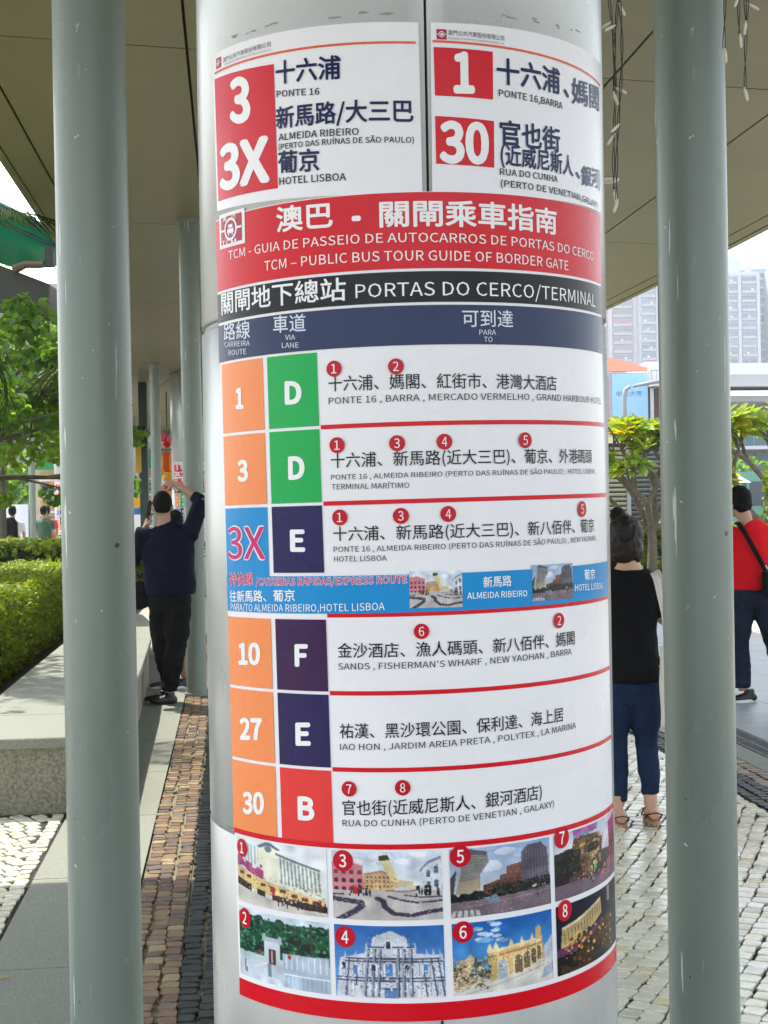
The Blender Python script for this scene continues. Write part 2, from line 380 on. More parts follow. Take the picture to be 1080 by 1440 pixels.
# ---------------------------------------------------------------- stone bench / planter kerb
side = [(-.64, 7.62), (-.665, 9), (-.69, 11), (-.75, 13.2), (-.86, 15.2), (-1.0, 16.2), (-1.25, 16.9), (-1.5, 17.1)]
bench = thing('stone_bench', 'long low granite bench edging the hedge bed, polished top and rough front', 'bench')
def pt(l, a): return LA(l, a, 0, False)[:2]
outer = [pt(*p) for p in side]; inner = [pt(-1.5, 17.1), pt(-1.5, 13), pt(-1.5, 8.55)]
mb = MB(); mb.prism([pt(-.67, 7.66), *[pt(l-.03, a) for l, a in side[1:-1]], pt(-1.5, 16.9), pt(-1.5, 8.55), pt(-4.2, 8.55), pt(-4.2, 7.66)], -.02, .345)
mb.build('bench_wall', M_granrough, bench)
# coping slabs
def coping(poly):
    m_ = MB(); m_.prism([pt(*p) for p in poly], .347, .405); me = m_.mesh('coping_slab', M_granite); bevel(me, .006, 1); link('coping_slab', me, bench)
g_ = .003
coping([(-.64, 7.62), (-.655, 8.5-g_), (-1.48, 8.5-g_), (-1.48, 7.62)])
coping([(-1.486, 7.62), (-1.486, 8.5-g_), (-2.6, 8.5-g_), (-2.6, 7.62)]); coping([(-2.606, 7.62), (-2.606, 8.5-g_), (-4.2, 8.5-g_), (-4.2, 7.62)])
cuts = [8.5, 10.0, 11.6, 13.2, 14.7, 16.2]
def sl(a):
    for (l0, a0), (l1, a1) in zip(side, side[1:]):
        if a0 <= a <= a1: return l0+(l1-l0)*(a-a0)/(a1-a0)
    return side[-1][0]
for a0, a1 in zip(cuts, cuts[1:]):
    am = (a0+a1)/2; coping([(sl(a0)*1.0, a0+g_), (sl(am), am), (sl(a1), a1-g_), (-1.52, a1-g_), (-1.52, a0+g_)])
coping([(-1.0, 16.2+g_), (-1.25, 16.9), (-1.52, 17.1), (-1.52, 16.2+g_)])
bed = MB(); bed.prism([pt(-1.505, 8.56), pt(-1.505, 30), pt(-8, 30), pt(-8, 8.56)], -.02, .2); bed.build('soil_bed', M_soil, kind='structure')

# ---------------------------------------------------------------- canopy
canopy = thing('walkway_canopy', 'large olive grey panelled canopy roof over the covered walk', 'canopy')
CZ = 4.05
lats = [-1.5, -1.28, -.19, 1.02, 2.24, 3.46, 4.67, 4.84]
def cross(k): return {0: (-1.9, .1), 1: (2.9, .12)}.get(k) or (2.9+4.8*(k-1), .13+.02*min(k, 4))
GAP = .008
def crossa(k, l): c0, sl_ = cross(k); return c0+sl_*l
roofpts = []
for i in range(len(lats)-1):
    for k in range(0, 11):
        nseg = 1 if k < 2 else 4
        vs_ = []
        for q in range(nseg+1):
            for l in (lats[i]+GAP, lats[i+1]-GAP):
                a0 = crossa(k, l)+GAP; a1 = crossa(k+1, l)-GAP; a_ = a0+(a1-a0)*q/nseg
                vs_.append(LA(l, a_, CZ)); vs_.append(LA(l, a_, CZ+.03))
        fs_ = []
        for q in range(nseg):
            b = q*4; fs_ += [(b, b+4, b+6, b+2), (b, b+1, b+5, b+4), (b+2, b+6, b+7, b+3), (b+1, b+3, b+7, b+5)]
        e = nseg*4; fs_ += [(0, 2, 3, 1), (e, e+1, e+3, e+2)]
        mb = MB(); mb.add(vs_, fs_); me = mb.mesh('ceiling_panel', M_ceil); link('ceiling_panel', me, canopy)
# unseen widening left of the near bays, added to shade the near paving
for k in range(0, 2):
    for l0, l1 in ((-4.2, -2.9), (-2.88, -1.52)):
        mb = MB(); a1m = crossa(k+1, l0)-.01
        mb.prism([LA(l0, crossa(k, l0)+.01)[:2], LA(l1, crossa(k, l1)+.01)[:2], LA(l1, a1m)[:2], LA(l0, a1m)[:2]], CZ, CZ+.03); mb.build('ceiling_panel', M_ceil, canopy)
def slab(l0, l1, a0, a1, z0, z1, name, m, n=40):
    mb = MB(); vs_ = []
    for i in range(n+1):
        a = a0+(a1-a0)*i/n
        for l in (l0, l1): vs_.append(LA(l, a, z0)); vs_.append(LA(l, a, z1))
    fs_ = [(0, 2, 3, 1), (4*n, 4*n+1, 4*n+3, 4*n+2)]
    for i in range(n): b = i*4; fs_ += [(b, b+4, b+6, b+2), (b, b+1, b+5, b+4), (b+2, b+6, b+7, b+3), (b+1, b+3, b+7, b+5)]
    mb.add(vs_, fs_); return mb.build(name, m, canopy)
slab(-1.5, 4.84, -1.9, 50, CZ+.035, CZ+.06, 'soffit_backing', M_seam)
slab(-1.46, 4.80, -1.9, 50, CZ+.065, CZ+.30, 'roof_deck', M_roof)
slab(-4.2, -1.505, -1.9, 8.1, CZ+.035, CZ+.28, 'roof_deck', M_roof, 2)  # deck over the added widening, out of view, blocks sun from the near paving
slab(-1.56, -1.505, 8.12, 50, CZ-.005, CZ+.20, 'fascia', M_ceil); slab(4.845, 4.92, -1.9, 50, CZ-.005, CZ+.2, 'fascia', M_ceil)
def downlight(l, a, lab):
    x, y, _ = LA(l, a); t = thing('ceiling_light', lab, 'ceiling light', (x, y, CZ))
    mb = MB(); pr = [(.055, -.004), (.07, -.012), (.088, -.012), (.094, -.002)]; n = 28; vs_ = []
    for r_, z_ in pr: vs_ += [(r_*math.cos(2*math.pi*i/n), r_*math.sin(2*math.pi*i/n), z_) for i in range(n)]
    fs_ = [(j*n+i, j*n+(i+1) % n, (j+1)*n+(i+1) % n, (j+1)*n+i) for j in range(3) for i in range(n)]
    mb.add(vs_, fs_); mb.build('trim_ring', mat('white_trim', (.75, .73, .66), .4), t, smooth=True)
    mb = MB(); mb.prism([(.056*math.cos(2*math.pi*i/n), .056*math.sin(2*math.pi*i/n)) for i in range(n)], -.003, .002); mb.build('lamp_glass', mat('frosted_lamp', (.5, .47, .36), .3), t)
downlight(2.90, 10.62, 'round recessed downlight in the ceiling beside the poster pillar')
downlight(.5, 12.6, 'round recessed downlight in the ceiling hidden behind the poster pillar')

# ---------------------------------------------------------------- columns
PX, PY, PR = .0454, 2.8408, .4
def slim_column(x, y, lab, r=.085, grp='slim round canopy columns'):
    t = thing('slim_column', lab, 'column', (x, y, 0), group=grp); mb = MB(); n = 48; zz = [-.02, 0.5, 1, 1.5, 2, 2.5, 3, 3.5, CZ+.02]
    mb.tube([(0, 0, z) for z in zz], r, n, side=(1, 0, 0)); o = mb.build('shaft', M_scr, t); smooth_angle(o)
    mb = MB(); mb.tube([(0, 0, CZ-.03), (0, 0, CZ-.001)], r+.012, n, side=(1, 0, 0)); smooth_angle(mb.build('top_collar', M_paint, t))
    mb = MB(); mb.tube([(0, 0, .009), (0, 0, .03)], r+.02, n, side=(1, 0, 0)); smooth_angle(mb.build('base_collar', M_paint, t)); return t
# scratched paint: chips and scratches over the painted steel
M_scr = mat('scratched_grey_paint', (.205, .245, .21), .34, var=.10, vscale=4, bump=.05, bscale=30, dirt=.12, dirtcol=(.17, .165, .145), rvar=.08, stretch=(1, 1, .35))
def add_chips(m, col=(.62, .64, .6)):
    n = m.node_tree; L = n.links; b = n.nodes['Principled BSDF']; src = b.inputs['Base Color'].links[0].from_socket
    tc = n.nodes.new('ShaderNodeTexCoord')
    def layer(src, scale, st, thr, c, seed, rot=0):
        mp = n.nodes.new('ShaderNodeMapping'); mp.inputs['Scale'].default_value = st; mp.inputs['Location'].default_value = (seed, seed*2, seed*.7); mp.inputs['Rotation'].default_value = (rot, rot*.5, 0); L.new(tc.outputs['Object'], mp.inputs[0])
        v = n.nodes.new('ShaderNodeTexNoise'); v.inputs['Scale'].default_value = scale; v.inputs['Detail'].default_value = 3; L.new(mp.outputs[0], v.inputs['Vector'])
        r = n.nodes.new('ShaderNodeMapRange'); r.inputs[1].default_value = thr; r.inputs[2].default_value = thr+.025; L.new(v.outputs['Fac'], r.inputs[0])
        mx = n.nodes.new('ShaderNodeMix'); mx.data_type = 'RGBA'; L.new(r.outputs[0], mx.inputs[0]); L.new(src, mx.inputs[6]); mx.inputs[7].default_value = (*c, 1); return mx.outputs[2]
    src = layer(src, 38, (1, 1, .8), .725, col, 3)
    src = layer(src, 30, (2.2, 2.2, .12), .70, col, 11, .12)
    src = layer(src, 14, (1.6, 1.6, .25), .70, tuple(c*.45 for c in col), 17, .2)
    src = layer(src, 24, (1, 1, 1), .735, (.05, .05, .04), 23)
    L.new(src, b.inputs['Base Color'])
add_chips(M_scr)
slim_column((123.5-540+14)/2000*3.37, 3.37, 'slim grey round column in the left foreground, scuffed with pale chips')
slim_column((979.5-540)/2000*3.47, 3.47, 'slim grey round column in the right foreground, scratched along its length')
slim_column(-1.62, 12.10, 'slim grey round column the man in navy leans beside')
slim_column(-3.83, 24.0, 'slim grey round column standing in the distance left of the posted pillar')

def pillar(x, y, lab, rot=0, seam=True):
    t = thing('clad_pillar', lab, 'pillar', (x, y, 0), rot, 'broad round clad pillars of the walkway'); n = 96
    core = MB(); core.tube([(0, 0, -.02), (0, 0, CZ+.02)], PR-.012, 48, side=(1, 0, 0)); core.build('core', M_dark, t, smooth=True)
    sm = .1005 if seam else .1
    zs = [(.012, .997), (1.007, 1.937), (1.948, CZ-.002)]
    for z0, z1 in zs:
        for h0, h1 in ((sm+.006, math.pi+sm-.006), (math.pi+sm+.006, 2*math.pi+sm-.006)):
            vs_ = []; k = 72
            prof = [(PR-.012, z0), (PR-.003, z0), (PR, z0+.003), (PR, z1-.003), (PR-.003, z1), (PR-.012, z1)]
            for q in range(k+1):
                p = h0+(h1-h0)*q/k
                for r_, z_ in prof:
                    rr = r_
                    if q in (0, k) and r_ == PR: rr = PR-.003
                    vs_.append((rr*math.sin(p), -rr*math.cos(p), z_))
            m_ = len(prof); fs_ = [(q*m_+j, (q+1)*m_+j, (q+1)*m_+j+1, q*m_+j+1) for q in range(k) for j in range(m_-1)]
            fs_ += [tuple(range(m_))[::-1], tuple(k*m_+j for j in range(m_))]
            mb = MB(); mb.add(vs_, fs_); o = mb.build('cladding_panel', M_clad, t); smooth_angle(o, 50)
    for z in (1.002, 1.9425):
        mb = MB(); mb.tube([(0, 0, z-.0045), (0, 0, z+.0045)], PR-.006, 72, side=(1, 0, 0)); smooth_angle(mb.build('joint_ring', M_ring, t))
    return t
pillar(PX, PY, 'broad pale clad pillar in the middle foreground, wrapped in bus posters')
# residue of old tape along the top of the posters
# ================================================================ POSTERS (flat print wrapped on the pillar)
LAY = .0006
def wrap(s, z, k): rr = PR+.0008+LAY*k; p = s/PR; return (rr*math.sin(p), -rr*math.cos(p), z)
def Tm(s, z): return (s+.018*(1.87-z), z+.012*s)
def sheet(name, quad, k, m, parent, rim=False, label=None, T=True):
    """quad: (s,z) tl,tr,br,bl"""
    q = [Tm(*p) if T else p for p in quad]; L = max(abs(q[1][0]-q[0][0]), .001); n = max(1, int(L/.008)); vs_ = []
    for i in range(n+1):
        f = i/n
        for (a, b) in ((q[0], q[1]), (q[3], q[2])): vs_.append(wrap(a[0]+(b[0]-a[0])*f, a[1]+(b[1]-a[1])*f, k))
    fs_ = [(2*i, 2*i+1, 2*i+3, 2*i+2) for i in range(n)]
    mb = MB(); mb.add(vs_, fs_)
    if rim:
        o = len(mb.v); a = [2*i for i in range(n+1)]+[2*i+1 for i in range(n, -1, -1)]
        low = [(v[0]*(PR+.0001)/math.hypot(v[0], v[1]), v[1]*(PR+.0001)/math.hypot(v[0], v[1]), v[2]) for v in (vs_[i] for i in a)]
        mb.v.extend(low); mb.f += [(a[i], a[(i+1) % len(a)], o+(i+1) % len(a), o+i) for i in range(len(a))]
    ob = mb.build(name, m, parent, smooth=True, label=label)
    if rim: ob.data.set_sharp_from_angle(angle=math.radians(40))
    return ob
def rect(name, s0, z1, s1, z0, k, m, parent, **kw): return sheet(name, [(s0, z1), (s1, z1), (s1, z0), (s0, z0)], k, m, parent, **kw)
def disc(name, s, z, r, k, m, parent, n=28):
    vs_ = [wrap(s, z, k)]+[wrap(s+r*f*math.cos(2*math.pi*i/n), z+r*f*math.sin(2*math.pi*i/n), k) for f in (.5, 1) for i in range(n)]
    fs_ = [(0, 1+i, 1+(i+1) % n) for i in range(n)]+[(1+i, 1+n+i, 1+n+(i+1) % n, 1+(i+1) % n) for i in range(n)]
    return MB().add(vs_, fs_).build(name, m, parent, smooth=True)
_tc = bpy.data.curves.new('txt', 'FONT'); _to = bpy.data.objects.new('txt', _tc); COL.objects.link(_to); _cap = {}
_tc.fill_mode = 'FRONT'; _tc.dimensions = '2D'
import os
def setfont(c):
    try:
        f = os.path.join(bpy.utils.system_resource('DATAFILES'), 'fonts', 'Noto Sans CJK Regular.woff2')
        if os.path.exists(f): c.font = bpy.data.fonts.load(f, check_existing=True)      # the sans serif that ships with Blender
    except Exception: pass
setfont(_tc)
def textmesh(s, weight, res=3, offset=None):
    cjk = any(ord(c) > 0x2e80 for c in s)
    _tc.body = s; _tc.offset = 0; _tc.resolution_u = res
    dg = bpy.context.evaluated_depsgraph_get(); dg.update()
    me = bpy.data.meshes.new_from_object(_to.evaluated_get(dg)); H_ = _cap.get(cjk, (0, 1)); H_ = H_[1]-H_[0]; r = H_*(offset if offset is not None else ((.006, .013, .024, .024) if cjk else (0, .016, .062, .062))[weight])
    if r:      # a bolder stroke: the same glyphs repeated a little to every side
        k = 8; n = len(me.vertices); co = np.empty(n*3); me.vertices.foreach_get('co', co); co = co.reshape(-1, 3); fs = [tuple(p.vertices) for p in me.polygons]
        vs_ = []; ff = []
        for i in range(k): d = np.array([r*math.cos(i*math.tau/k), r*math.sin(i*math.tau/k), i*.01]); vs_ += [tuple(p) for p in (co+d)]; ff += [tuple(a+i*n for a in f) for f in fs]
        bpy.data.meshes.remove(me); me = bpy.data.meshes.new('t'); me.from_pydata(vs_, [], ff)
    return me
def capbox(s):
    _cap.clear()
    ref = '國' if any(ord(c) > 0x2e80 for c in s) else 'H'
    me = textmesh(ref, 0, offset=0); co = [v.co.y for v in me.vertices]; bpy.data.meshes.remove(me); return min(co), max(co)
_a, _b = capbox('國'), capbox('H'); _cap = {True: _a, False: _b}; print('CAP', _cap)
def lettering(s, s0, z0, s1, z1, h, m, k, parent, weight=0, offset=None, name='lettering', wrapf=None):
    me = textmesh(s, weight, 4 if h > .03 else 2, offset); wrapf = wrapf or (lambda a, b: wrap(a, b, k))
    cjk = any(ord(c) > 0x2e80 for c in s); lo, hi = _cap[cjk]
    bm = bmesh.new(); bm.from_mesh(me); xs = [v.co.x for v in bm.verts]; x0, x1 = min(xs), max(xs); sc = (s1-s0)/(x1-x0)
    if h > .02:
        step = .010/sc; x = x0+step
        while x < x1:
            bmesh.ops.bisect_plane(bm, geom=bm.verts[:]+bm.edges[:]+bm.faces[:], plane_co=(x, 0, 0), plane_no=(1, 0, 0)); x += step
    for v in bm.verts:
        f = (v.co.x-x0)*sc; ss = s0+f; zz = z0+(z1-z0)*f/(s1-s0)+(v.co.y-lo)/(hi-lo)*h
        zl = v.co.z; v.co = wrapf(ss, zz)
        if zl: q_ = 1+zl*.0012; v.co.x *= q_; v.co.y *= q_
    out = bpy.data.meshes.new(name); bm.to_mesh(out); bm.free(); bpy.data.meshes.remove(me)
    out.materials.append(m); return link(name, out, parent)

# ---------- small printed photographs, painted as point colours on a fine grid
class Pic:
    def __init__(s, W=150, H=98, seed=1):
        s.W, s.H = W, H; s.a = np.zeros((H, W, 3)); s.y, s.x = np.mgrid[0:H, 0:W]; s.x = s.x/(W-1); s.y = s.y/(H-1); s.r = np.random.default_rng(seed)
    def put(s, mask, c, n=0.0):
        c = np.array(c, float); q = np.broadcast_to(c, s.a.shape).copy() if c.ndim == 1 else c.copy()
        if n: q = q + s.r.normal(0, n, s.x.shape)[..., None]
        s.a[mask] = q[mask]; return s
    def grad(s, c0, c1, y0=0, y1=1, n=0):
        f = np.clip((s.y-y0)/(y1-y0), 0, 1)[..., None]; return s.put((s.y >= y0) & (s.y <= y1), np.array(c0)*(1-f)+np.array(c1)*f, n)
    def mask(s, pts):
        m = np.zeros(s.x.shape, bool); n = len(pts); j = n-1
        for i in range(n):
            xi, yi = pts[i]; xj, yj = pts[j]
            if yi != yj: m ^= ((yi > s.y) != (yj > s.y)) & (s.x < (xj-xi)*(s.y-yi)/(yj-yi)+xi)
            j = i
        return m
    def poly(s, pts, c, n=0): return s.put(s.mask(pts), c, n)
    def rect(s, x0, y0, x1, y1, c, n=0): return s.put((s.x >= x0) & (s.x <= x1) & (s.y >= y0) & (s.y <= y1), c, n)
    def ell(s, cx, cy, rx, ry, c, n=0): return s.put(((s.x-cx)/rx)**2+((s.y-cy)/ry)**2 < 1, c, n)
    def arch(s, cx, y0, y1, w_, c, n=0): s.rect(cx-w_, y0, cx+w_, y1, c, n); return s.ell(cx, y0, w_, w_*1.4, c, n)
    def line(s, x0, y0, x1, y1, t, c, n=0):
        dx, dy = x1-x0, y1-y0; L = math.hypot(dx, dy); k = np.clip(((s.x-x0)*dx+(s.y-y0)*dy)/L**2, 0, 1)
        return s.put(np.hypot(s.x-x0-k*dx, s.y-y0-k*dy) < t, c, n)
    def blobs(s, x0, y0, x1, y1, n, r0, cs, asp=1.3):
        for _ in range(n):
            cx, cy = s.r.uniform(x0, x1), s.r.uniform(y0, y1); c = cs[s.r.integers(len(cs))]; r_ = r0*s.r.uniform(.5, 1.2); s.ell(cx, cy, r_, r_*asp, c, 6)
        return s
    def people(s, x0, y0, x1, y1, n, h):
        for _ in range(n):
            x, y = s.r.uniform(x0, x1), s.r.uniform(y0, y1); c = [(30, 28, 34), (60, 50, 60), (150, 40, 40), (200, 195, 190), (40, 60, 90)][s.r.integers(5)]
            s.rect(x-.008, y-h*.75, x+.008, y-h*.35, c); s.rect(x-.007, y-h*.35, x+.006, y, (32, 30, 36)); s.ell(x, y-h*.85, .006, .018, (50, 36, 30))
        return s
def paint(k):
    p = Pic(seed=k)
    if k == 1:
        p.grad((236, 238, 244), (226, 228, 226), n=2)
        p.poly([(0, .02), (.33, .1), (.40, .14), (.40, .62), (0, .42)], (232, 232, 214), 3)
        for i in range(8): x = .02+i*.045; p.poly([(x, .06+.1*x), (x+.02, .07+.1*x), (x+.02, .36+.3*x), (x, .34+.3*x)], (150, 176, 190), 5)
        p.poly([(.30, .08), (.42, .0), (.54, .08), (.54, .62), (.30, .5)], (240, 238, 214), 3); p.poly([(.28, .08), (.42, -.02), (.56, .09), (.52, .1), (.42, .04), (.32, .1)], (96, 116, 120))
        p.ell(.42, .1, .04, .05, (110, 130, 140))
        p.poly([(.52, .14), (.93, .33), (.98, .72), (.52, .62)], (236, 234, 216), 3); p.poly([(.50, .13), (.94, .31), (.94, .345), (.50, .165)], (104, 122, 126))
        for i in range(11): x = .545+i*.037; p.poly([(x, .18+.42*(x-.52)), (x+.018, .19+.42*(x-.52)), (x+.03, .58+.2*(x-.52)), (x+.012, .58+.2*(x-.52))], (132, 154, 164), 5)
        p.poly([(0, .28), (.36, .44), (.36, .60), (0, .46)], (176, 84, 128), 18); p.blobs(.02, .34, .34, .52, 14, .03, [(220, 180, 200), (140, 60, 110), (240, 230, 236)])
        p.poly([(0, .44), (.30, .56), (.98, .76), (.98, .92), (.0, .70)], (226, 200, 138), 6)
        for x, y in ((.04, .52), (.14, .55), (.32, .63), (.43, .66), (.54, .68), (.66, .72), (.76, .75), (.86, .78)): p.rect(x, y, x+.06, y+.05, (110, 50, 44), 5)
        p.poly([(0, .62), (.2, .70), (.2, .80), (0, .74)], (40, 34, 32), 4); p.poly([(.27, .73), (.37, .75), (.37, .84), (.27, .82)], (60, 48, 40), 4)
        p.poly([(.45, .77), (1, .85), (1, .95), (.45, .88)], (66, 46, 40), 18); p.poly([(0, .76), (1, .97), (1, 1.1), (0, 1.1)], (206, 200, 190), 5)
        p.ell(.46, .72, .03, .07, (186, 44, 52)); p.people(.5, .84, .98, .95, 26, .09)
        p.blobs(0, .52, .98, .8, 160, .007, [(150, 116, 76), (90, 60, 48), (240, 222, 176)]); p.blobs(.0, .1, .4, .45, 60, .006, [(176, 190, 196), (206, 206, 190)])
    if k == 2:
        p.grad((210, 226, 236), (190, 210, 214), n=3); p.rect(0, .1, 1, .62, (34, 78, 62), 14); p.poly([(0, 0), (.14, 0), (.36, .1), (.30, .18), (0, .1)], (222, 232, 242), 3)
        p.blobs(0, .08, 1, .6, 90, .05, [(30, 82, 60), (22, 60, 50), (18, 44, 40)]); p.blobs(0, .08, 1, .62, 420, .016, [(30, 92, 66), (22, 60, 50), (64, 138, 98), (16, 38, 36), (92, 160, 122), (44, 100, 60)]); p.rect(.82, .05, .85, .55, (60, 60, 56), 6); p.rect(.70, .1, .715, .5, (48, 50, 46), 6)
        p.poly([(.55, .52), (1, .5), (1, 1.1), (.55, 1.1)], (176, 194, 210), 5); p.poly([(0, .72), (.35, .7), (.62, 1.1), (0, 1.1)], (214, 226, 238), 5)
        for i in range(8): x = .58+i*.055; p.rect(x, .52, x+.012, .74, (222, 230, 238), 3)
        p.rect(.34, .40, .52, .78, (206, 214, 222), 4); p.poly([(.30, .40), (.36, .33), (.50, .33), (.56, .40)], (176, 188, 200), 4); p.ell(.34, .35, .02, .06, (170, 180, 190)); p.ell(.52, .35, .02, .06, (170, 180, 190))
        p.rect(.39, .50, .47, .72, (84, 50, 56), 6); p.rect(.42, .52, .44, .70, (190, 170, 170)); p.poly([(.36, .72), (.54, .72), (.62, .92), (.38, .9)], (190, 204, 216), 5)
        p.line(.2, .82, .36, .72, .012, (236, 240, 246)); p.rect(.38, .72, .42, .90, (120, 136, 150), 6); p.rect(.56, .8, 1, .82, (236, 240, 244))
        for i in range(10): p.rect(.58+i*.042, .82, .585+i*.042, .97, (140, 160, 176))
        p.people(.08, .92, .11, .94, 2, .18); p.rect(.09, .75, .13, .86, (230, 232, 236)); p.ell(.28, .58, .02, .04, (160, 50, 60)); p.ell(.62, .56, .02, .03, (170, 60, 60))
    if k == 3:
        p.grad((216, 226, 240), (236, 238, 242), 0, .5, 2); p.blobs(.1, .02, .9, .25, 18, .07, [(240, 242, 246), (206, 216, 232)], .6)
        p.poly([(0, .14), (.14, .12), (.29, .20), (.30, .58), (0, .58)], (206, 132, 142), 5); p.poly([(0, .12), (.14, .10), (.30, .18), (.30, .21), (.14, .14), (0, .16)], (236, 226, 228))
        for i in range(4):
            for j, (y, h_) in enumerate(((.30, .035), (.42, .04), (.545, .055))): p.arch(.035+i*.075, y, y+h_, .020, (70, 40, 50) if j else (120, 60, 70)); 
        p.poly([(.30, .33), (.46, .28), (.60, .36), (.60, .56), (.30, .58)], (214, 178, 132), 5); p.poly([(.30, .32), (.46, .27), (.60, .35), (.60, .37), (.46, .30), (.30, .35)], (176, 140, 110))
        for i in range(7):
            for y in (.37, .43, .50): p.arch(.33+i*.038, y, y+.02, .010, (120, 90, 70))
        p.poly([(.60, .40), (.74, .44), (.78, .56), (.60, .56)], (210, 196, 160), 6)
        p.poly([(.80, .28), (.88, .16), (1, .10), (1, .58), (.80, .58)], (222, 228, 236), 4); p.poly([(.80, .27), (.88, .14), (1, .07), (1, .11), (.88, .18), (.80, .31)], (130, 140, 156))
        for x, y in ((.95, .24), (.88, .30), (.95, .44), (.88, .46)): p.arch(x, y, y+.08, .018, (90, 96, 110))
        p.poly([(.44, .06), (.52, .04), (.54, .12), (.44, .13)], (70, 66, 50), 6); p.poly([(.45, .13), (.54, .12), (.62, .44), (.55, .44)], (232, 216, 160), 5)
        p.rect(0, .57, 1, 1.1, (196, 188, 184), 5)
        def wave(y0, t, amp, ph, c):
            yc = y0+amp*np.sin(p.x*8+ph)+.05*np.sin(p.x*3+ph); p.put((np.abs(p.y-yc) < t) & (p.y > .59), c, 5)
        for pts, t in (([(.0, .70), (.12, .72), (.26, .74), (.27, .80), (.20, .88), (.06, 1.0)], .035), ([(.42, .68), (.47, .72), (.48, .80), (.56, .90), (.72, .93), (.88, .88), (1.0, .86)], .028), ([(.52, .65), (.62, .70), (.76, .74), (.9, .735), (1, .72)], .014), ([(.66, .63), (.8, .665), (1, .665)], .008), ([(0, .64), (.1, .63)], .012)):
            for (xa, ya), (xb, yb) in zip(pts, pts[1:]): p.line(xa, ya, xb, yb, t, (64, 60, 80), 4); p.ell(.64, .55, .07, .035, (214, 216, 222), 5); p.rect(.58, .56, .72, .59, (150, 140, 140), 5)
        p.people(.14, .60, .36, .66, 16, .12); p.people(.76, .60, .98, .66, 12, .12); p.rect(.195, .52, .235, .62, (196, 36, 44)); p.rect(.84, .5, .90, .64, (24, 24, 30), 6)
        p.blobs(0, .6, 1, 1, 120, .006, [(176, 168, 166), (214, 208, 204)]); p.blobs(.30, .36, .6, .56, 60, .006, [(150, 112, 84), (232, 202, 160)]); p.blobs(.8, .2, 1, .56, 50, .006, [(130, 136, 150), (240, 242, 246)])
    if k == 4:
        p.grad((44, 104, 180), (126, 172, 220), n=3); st = (214, 218, 226); sh = (150, 158, 176); dk = (66, 74, 100)
        p.poly([(.36, .16), (.52, .06), (.66, .16), (.68, .30), (.34, .30)], st, 8); p.poly([(.30, .30), (.74, .30), (.76, .46), (.26, .46)], st, 8)
        p.poly([(.05, .46), (.98, .40), (1, 1.1), (0, 1.1)], st, 8); p.poly([(.05, .46), (.28, .38), (.28, .48), (.05, .5)], st, 8); p.poly([(.74, .38), (.98, .42), (1, .5), (.76, .48)], st, 8)
        for y, x0, x1 in ((.29, .30, .74), (.45, .10, .96), (.49, .08, .98), (.72, .02, 1), (.76, .02, 1)): p.poly([(x0, y), (.5, y-.012), (x1, y), (x1, y+.018), (x0, y+.018)], dk, 8)
        for x in (.31, .37, .42, .58, .63, .69): p.line(x, .32, x-.02+(x-.5)*.1, .98, .008, sh, 8); p.line(x+.016, .32, x-.004+(x-.5)*.12, .98, .006, dk, 6)
        for x in (.14, .22, .80, .88, .94): p.line(x, .46, x+(x-.5)*.12, .98, .007, dk, 6)
        for x, y, h_, w_ in ((.50, .24, .07, .022), (.50, .56, .14, .035), (.19, .58, .10, .022), (.83, .56, .10, .022), (.36, .56, .06, .018), (.66, .56, .06, .018), (.08, .54, .08, .018)): p.arch(x, y, y+h_, w_+.012, (236, 238, 242), 3); p.arch(x, y, y+h_, w_, (86, 138, 196) if h_ > .09 else (50, 54, 76), 5)
        p.rect(.45, .88, .58, 1, (96, 140, 190), 4); p.rect(.43, .86, .60, .885, dk, 4); p.rect(.16, .84, .24, 1, (236, 236, 238), 4); p.rect(.74, .84, .82, 1, (236, 236, 238), 4)
        for x, y in ((.30, .26), (.74, .26), (.40, .13), (.64, .14), (.10, .40), (.90, .36), (.96, .38), (.20, .38), (.84, .36)): p.poly([(x-.012, y+.06), (x, y-.04), (x+.012, y+.06)], (196, 202, 214), 5)
        p.blobs(.05, .5, .95, .98, 60, .012, [(176, 182, 196), (236, 236, 240), (128, 136, 158)])
        p.blobs(.06, .5, .97, 1, 260, .007, [(120, 128, 150), (240, 242, 246), (170, 176, 190), (90, 98, 124)]); p.blobs(.30, .16, .74, .45, 90, .006, [(130, 138, 158), (240, 242, 246)])
        for x in (.10, .17, .26, .34, .44, .56, .66, .77, .86, .92): p.rect(x, .50, x+.006, .70, (120, 128, 150), 6); p.rect(x+.01, .78, x+.016, .96, (140, 146, 166), 6)
    if k == 5:
        p.grad((146, 176, 216), (212, 210, 214), 0, .7, 3); p.blobs(.2, .0, .9, .4, 14, .1, [(216, 222, 234), (176, 194, 222)], .5)
        p.poly([(.10, .02), (.34, .06), (.36, .22), (.27, .40), (.27, .66), (.04, .66), (.10, .36)], (136, 132, 128), 8); p.poly([(.14, 0), (.34, .06), (.35, .12), (.12, .08)], (90, 92, 98), 6)
        for i in range(7): p.line(.12, .12+i*.04, .34-.01*i, .14+i*.035, .005, (104, 102, 104), 5)
        p.poly([(.04, .66), (.08, .48), (.27, .46), (.27, .66)], (176, 160, 136), 8); p.poly([(0, .42), (.06, .3), (.03, .66), (0, .7)], (70, 70, 76), 4)
        p.poly([(.68, .14), (.75, .05), (.90, .04), (.97, .16), (.99, .60), (.68, .60)], (92, 88, 100), 5)
        for i in range(9): p.line(.70+i*.033, .12, .70+i*.034, .56, .004, (124, 120, 130), 5)
        for i in range(14): p.line(.68, .16+i*.03, .99, .16+i*.03, .0025, (70, 66, 78), 3)
        p.poly([(.53, .32), (.68, .28), (.68, .58), (.53, .60)], (132, 88, 78), 6); p.poly([(.46, .44), (.54, .42), (.54, .6), (.46, .6)], (124, 92, 86), 6)
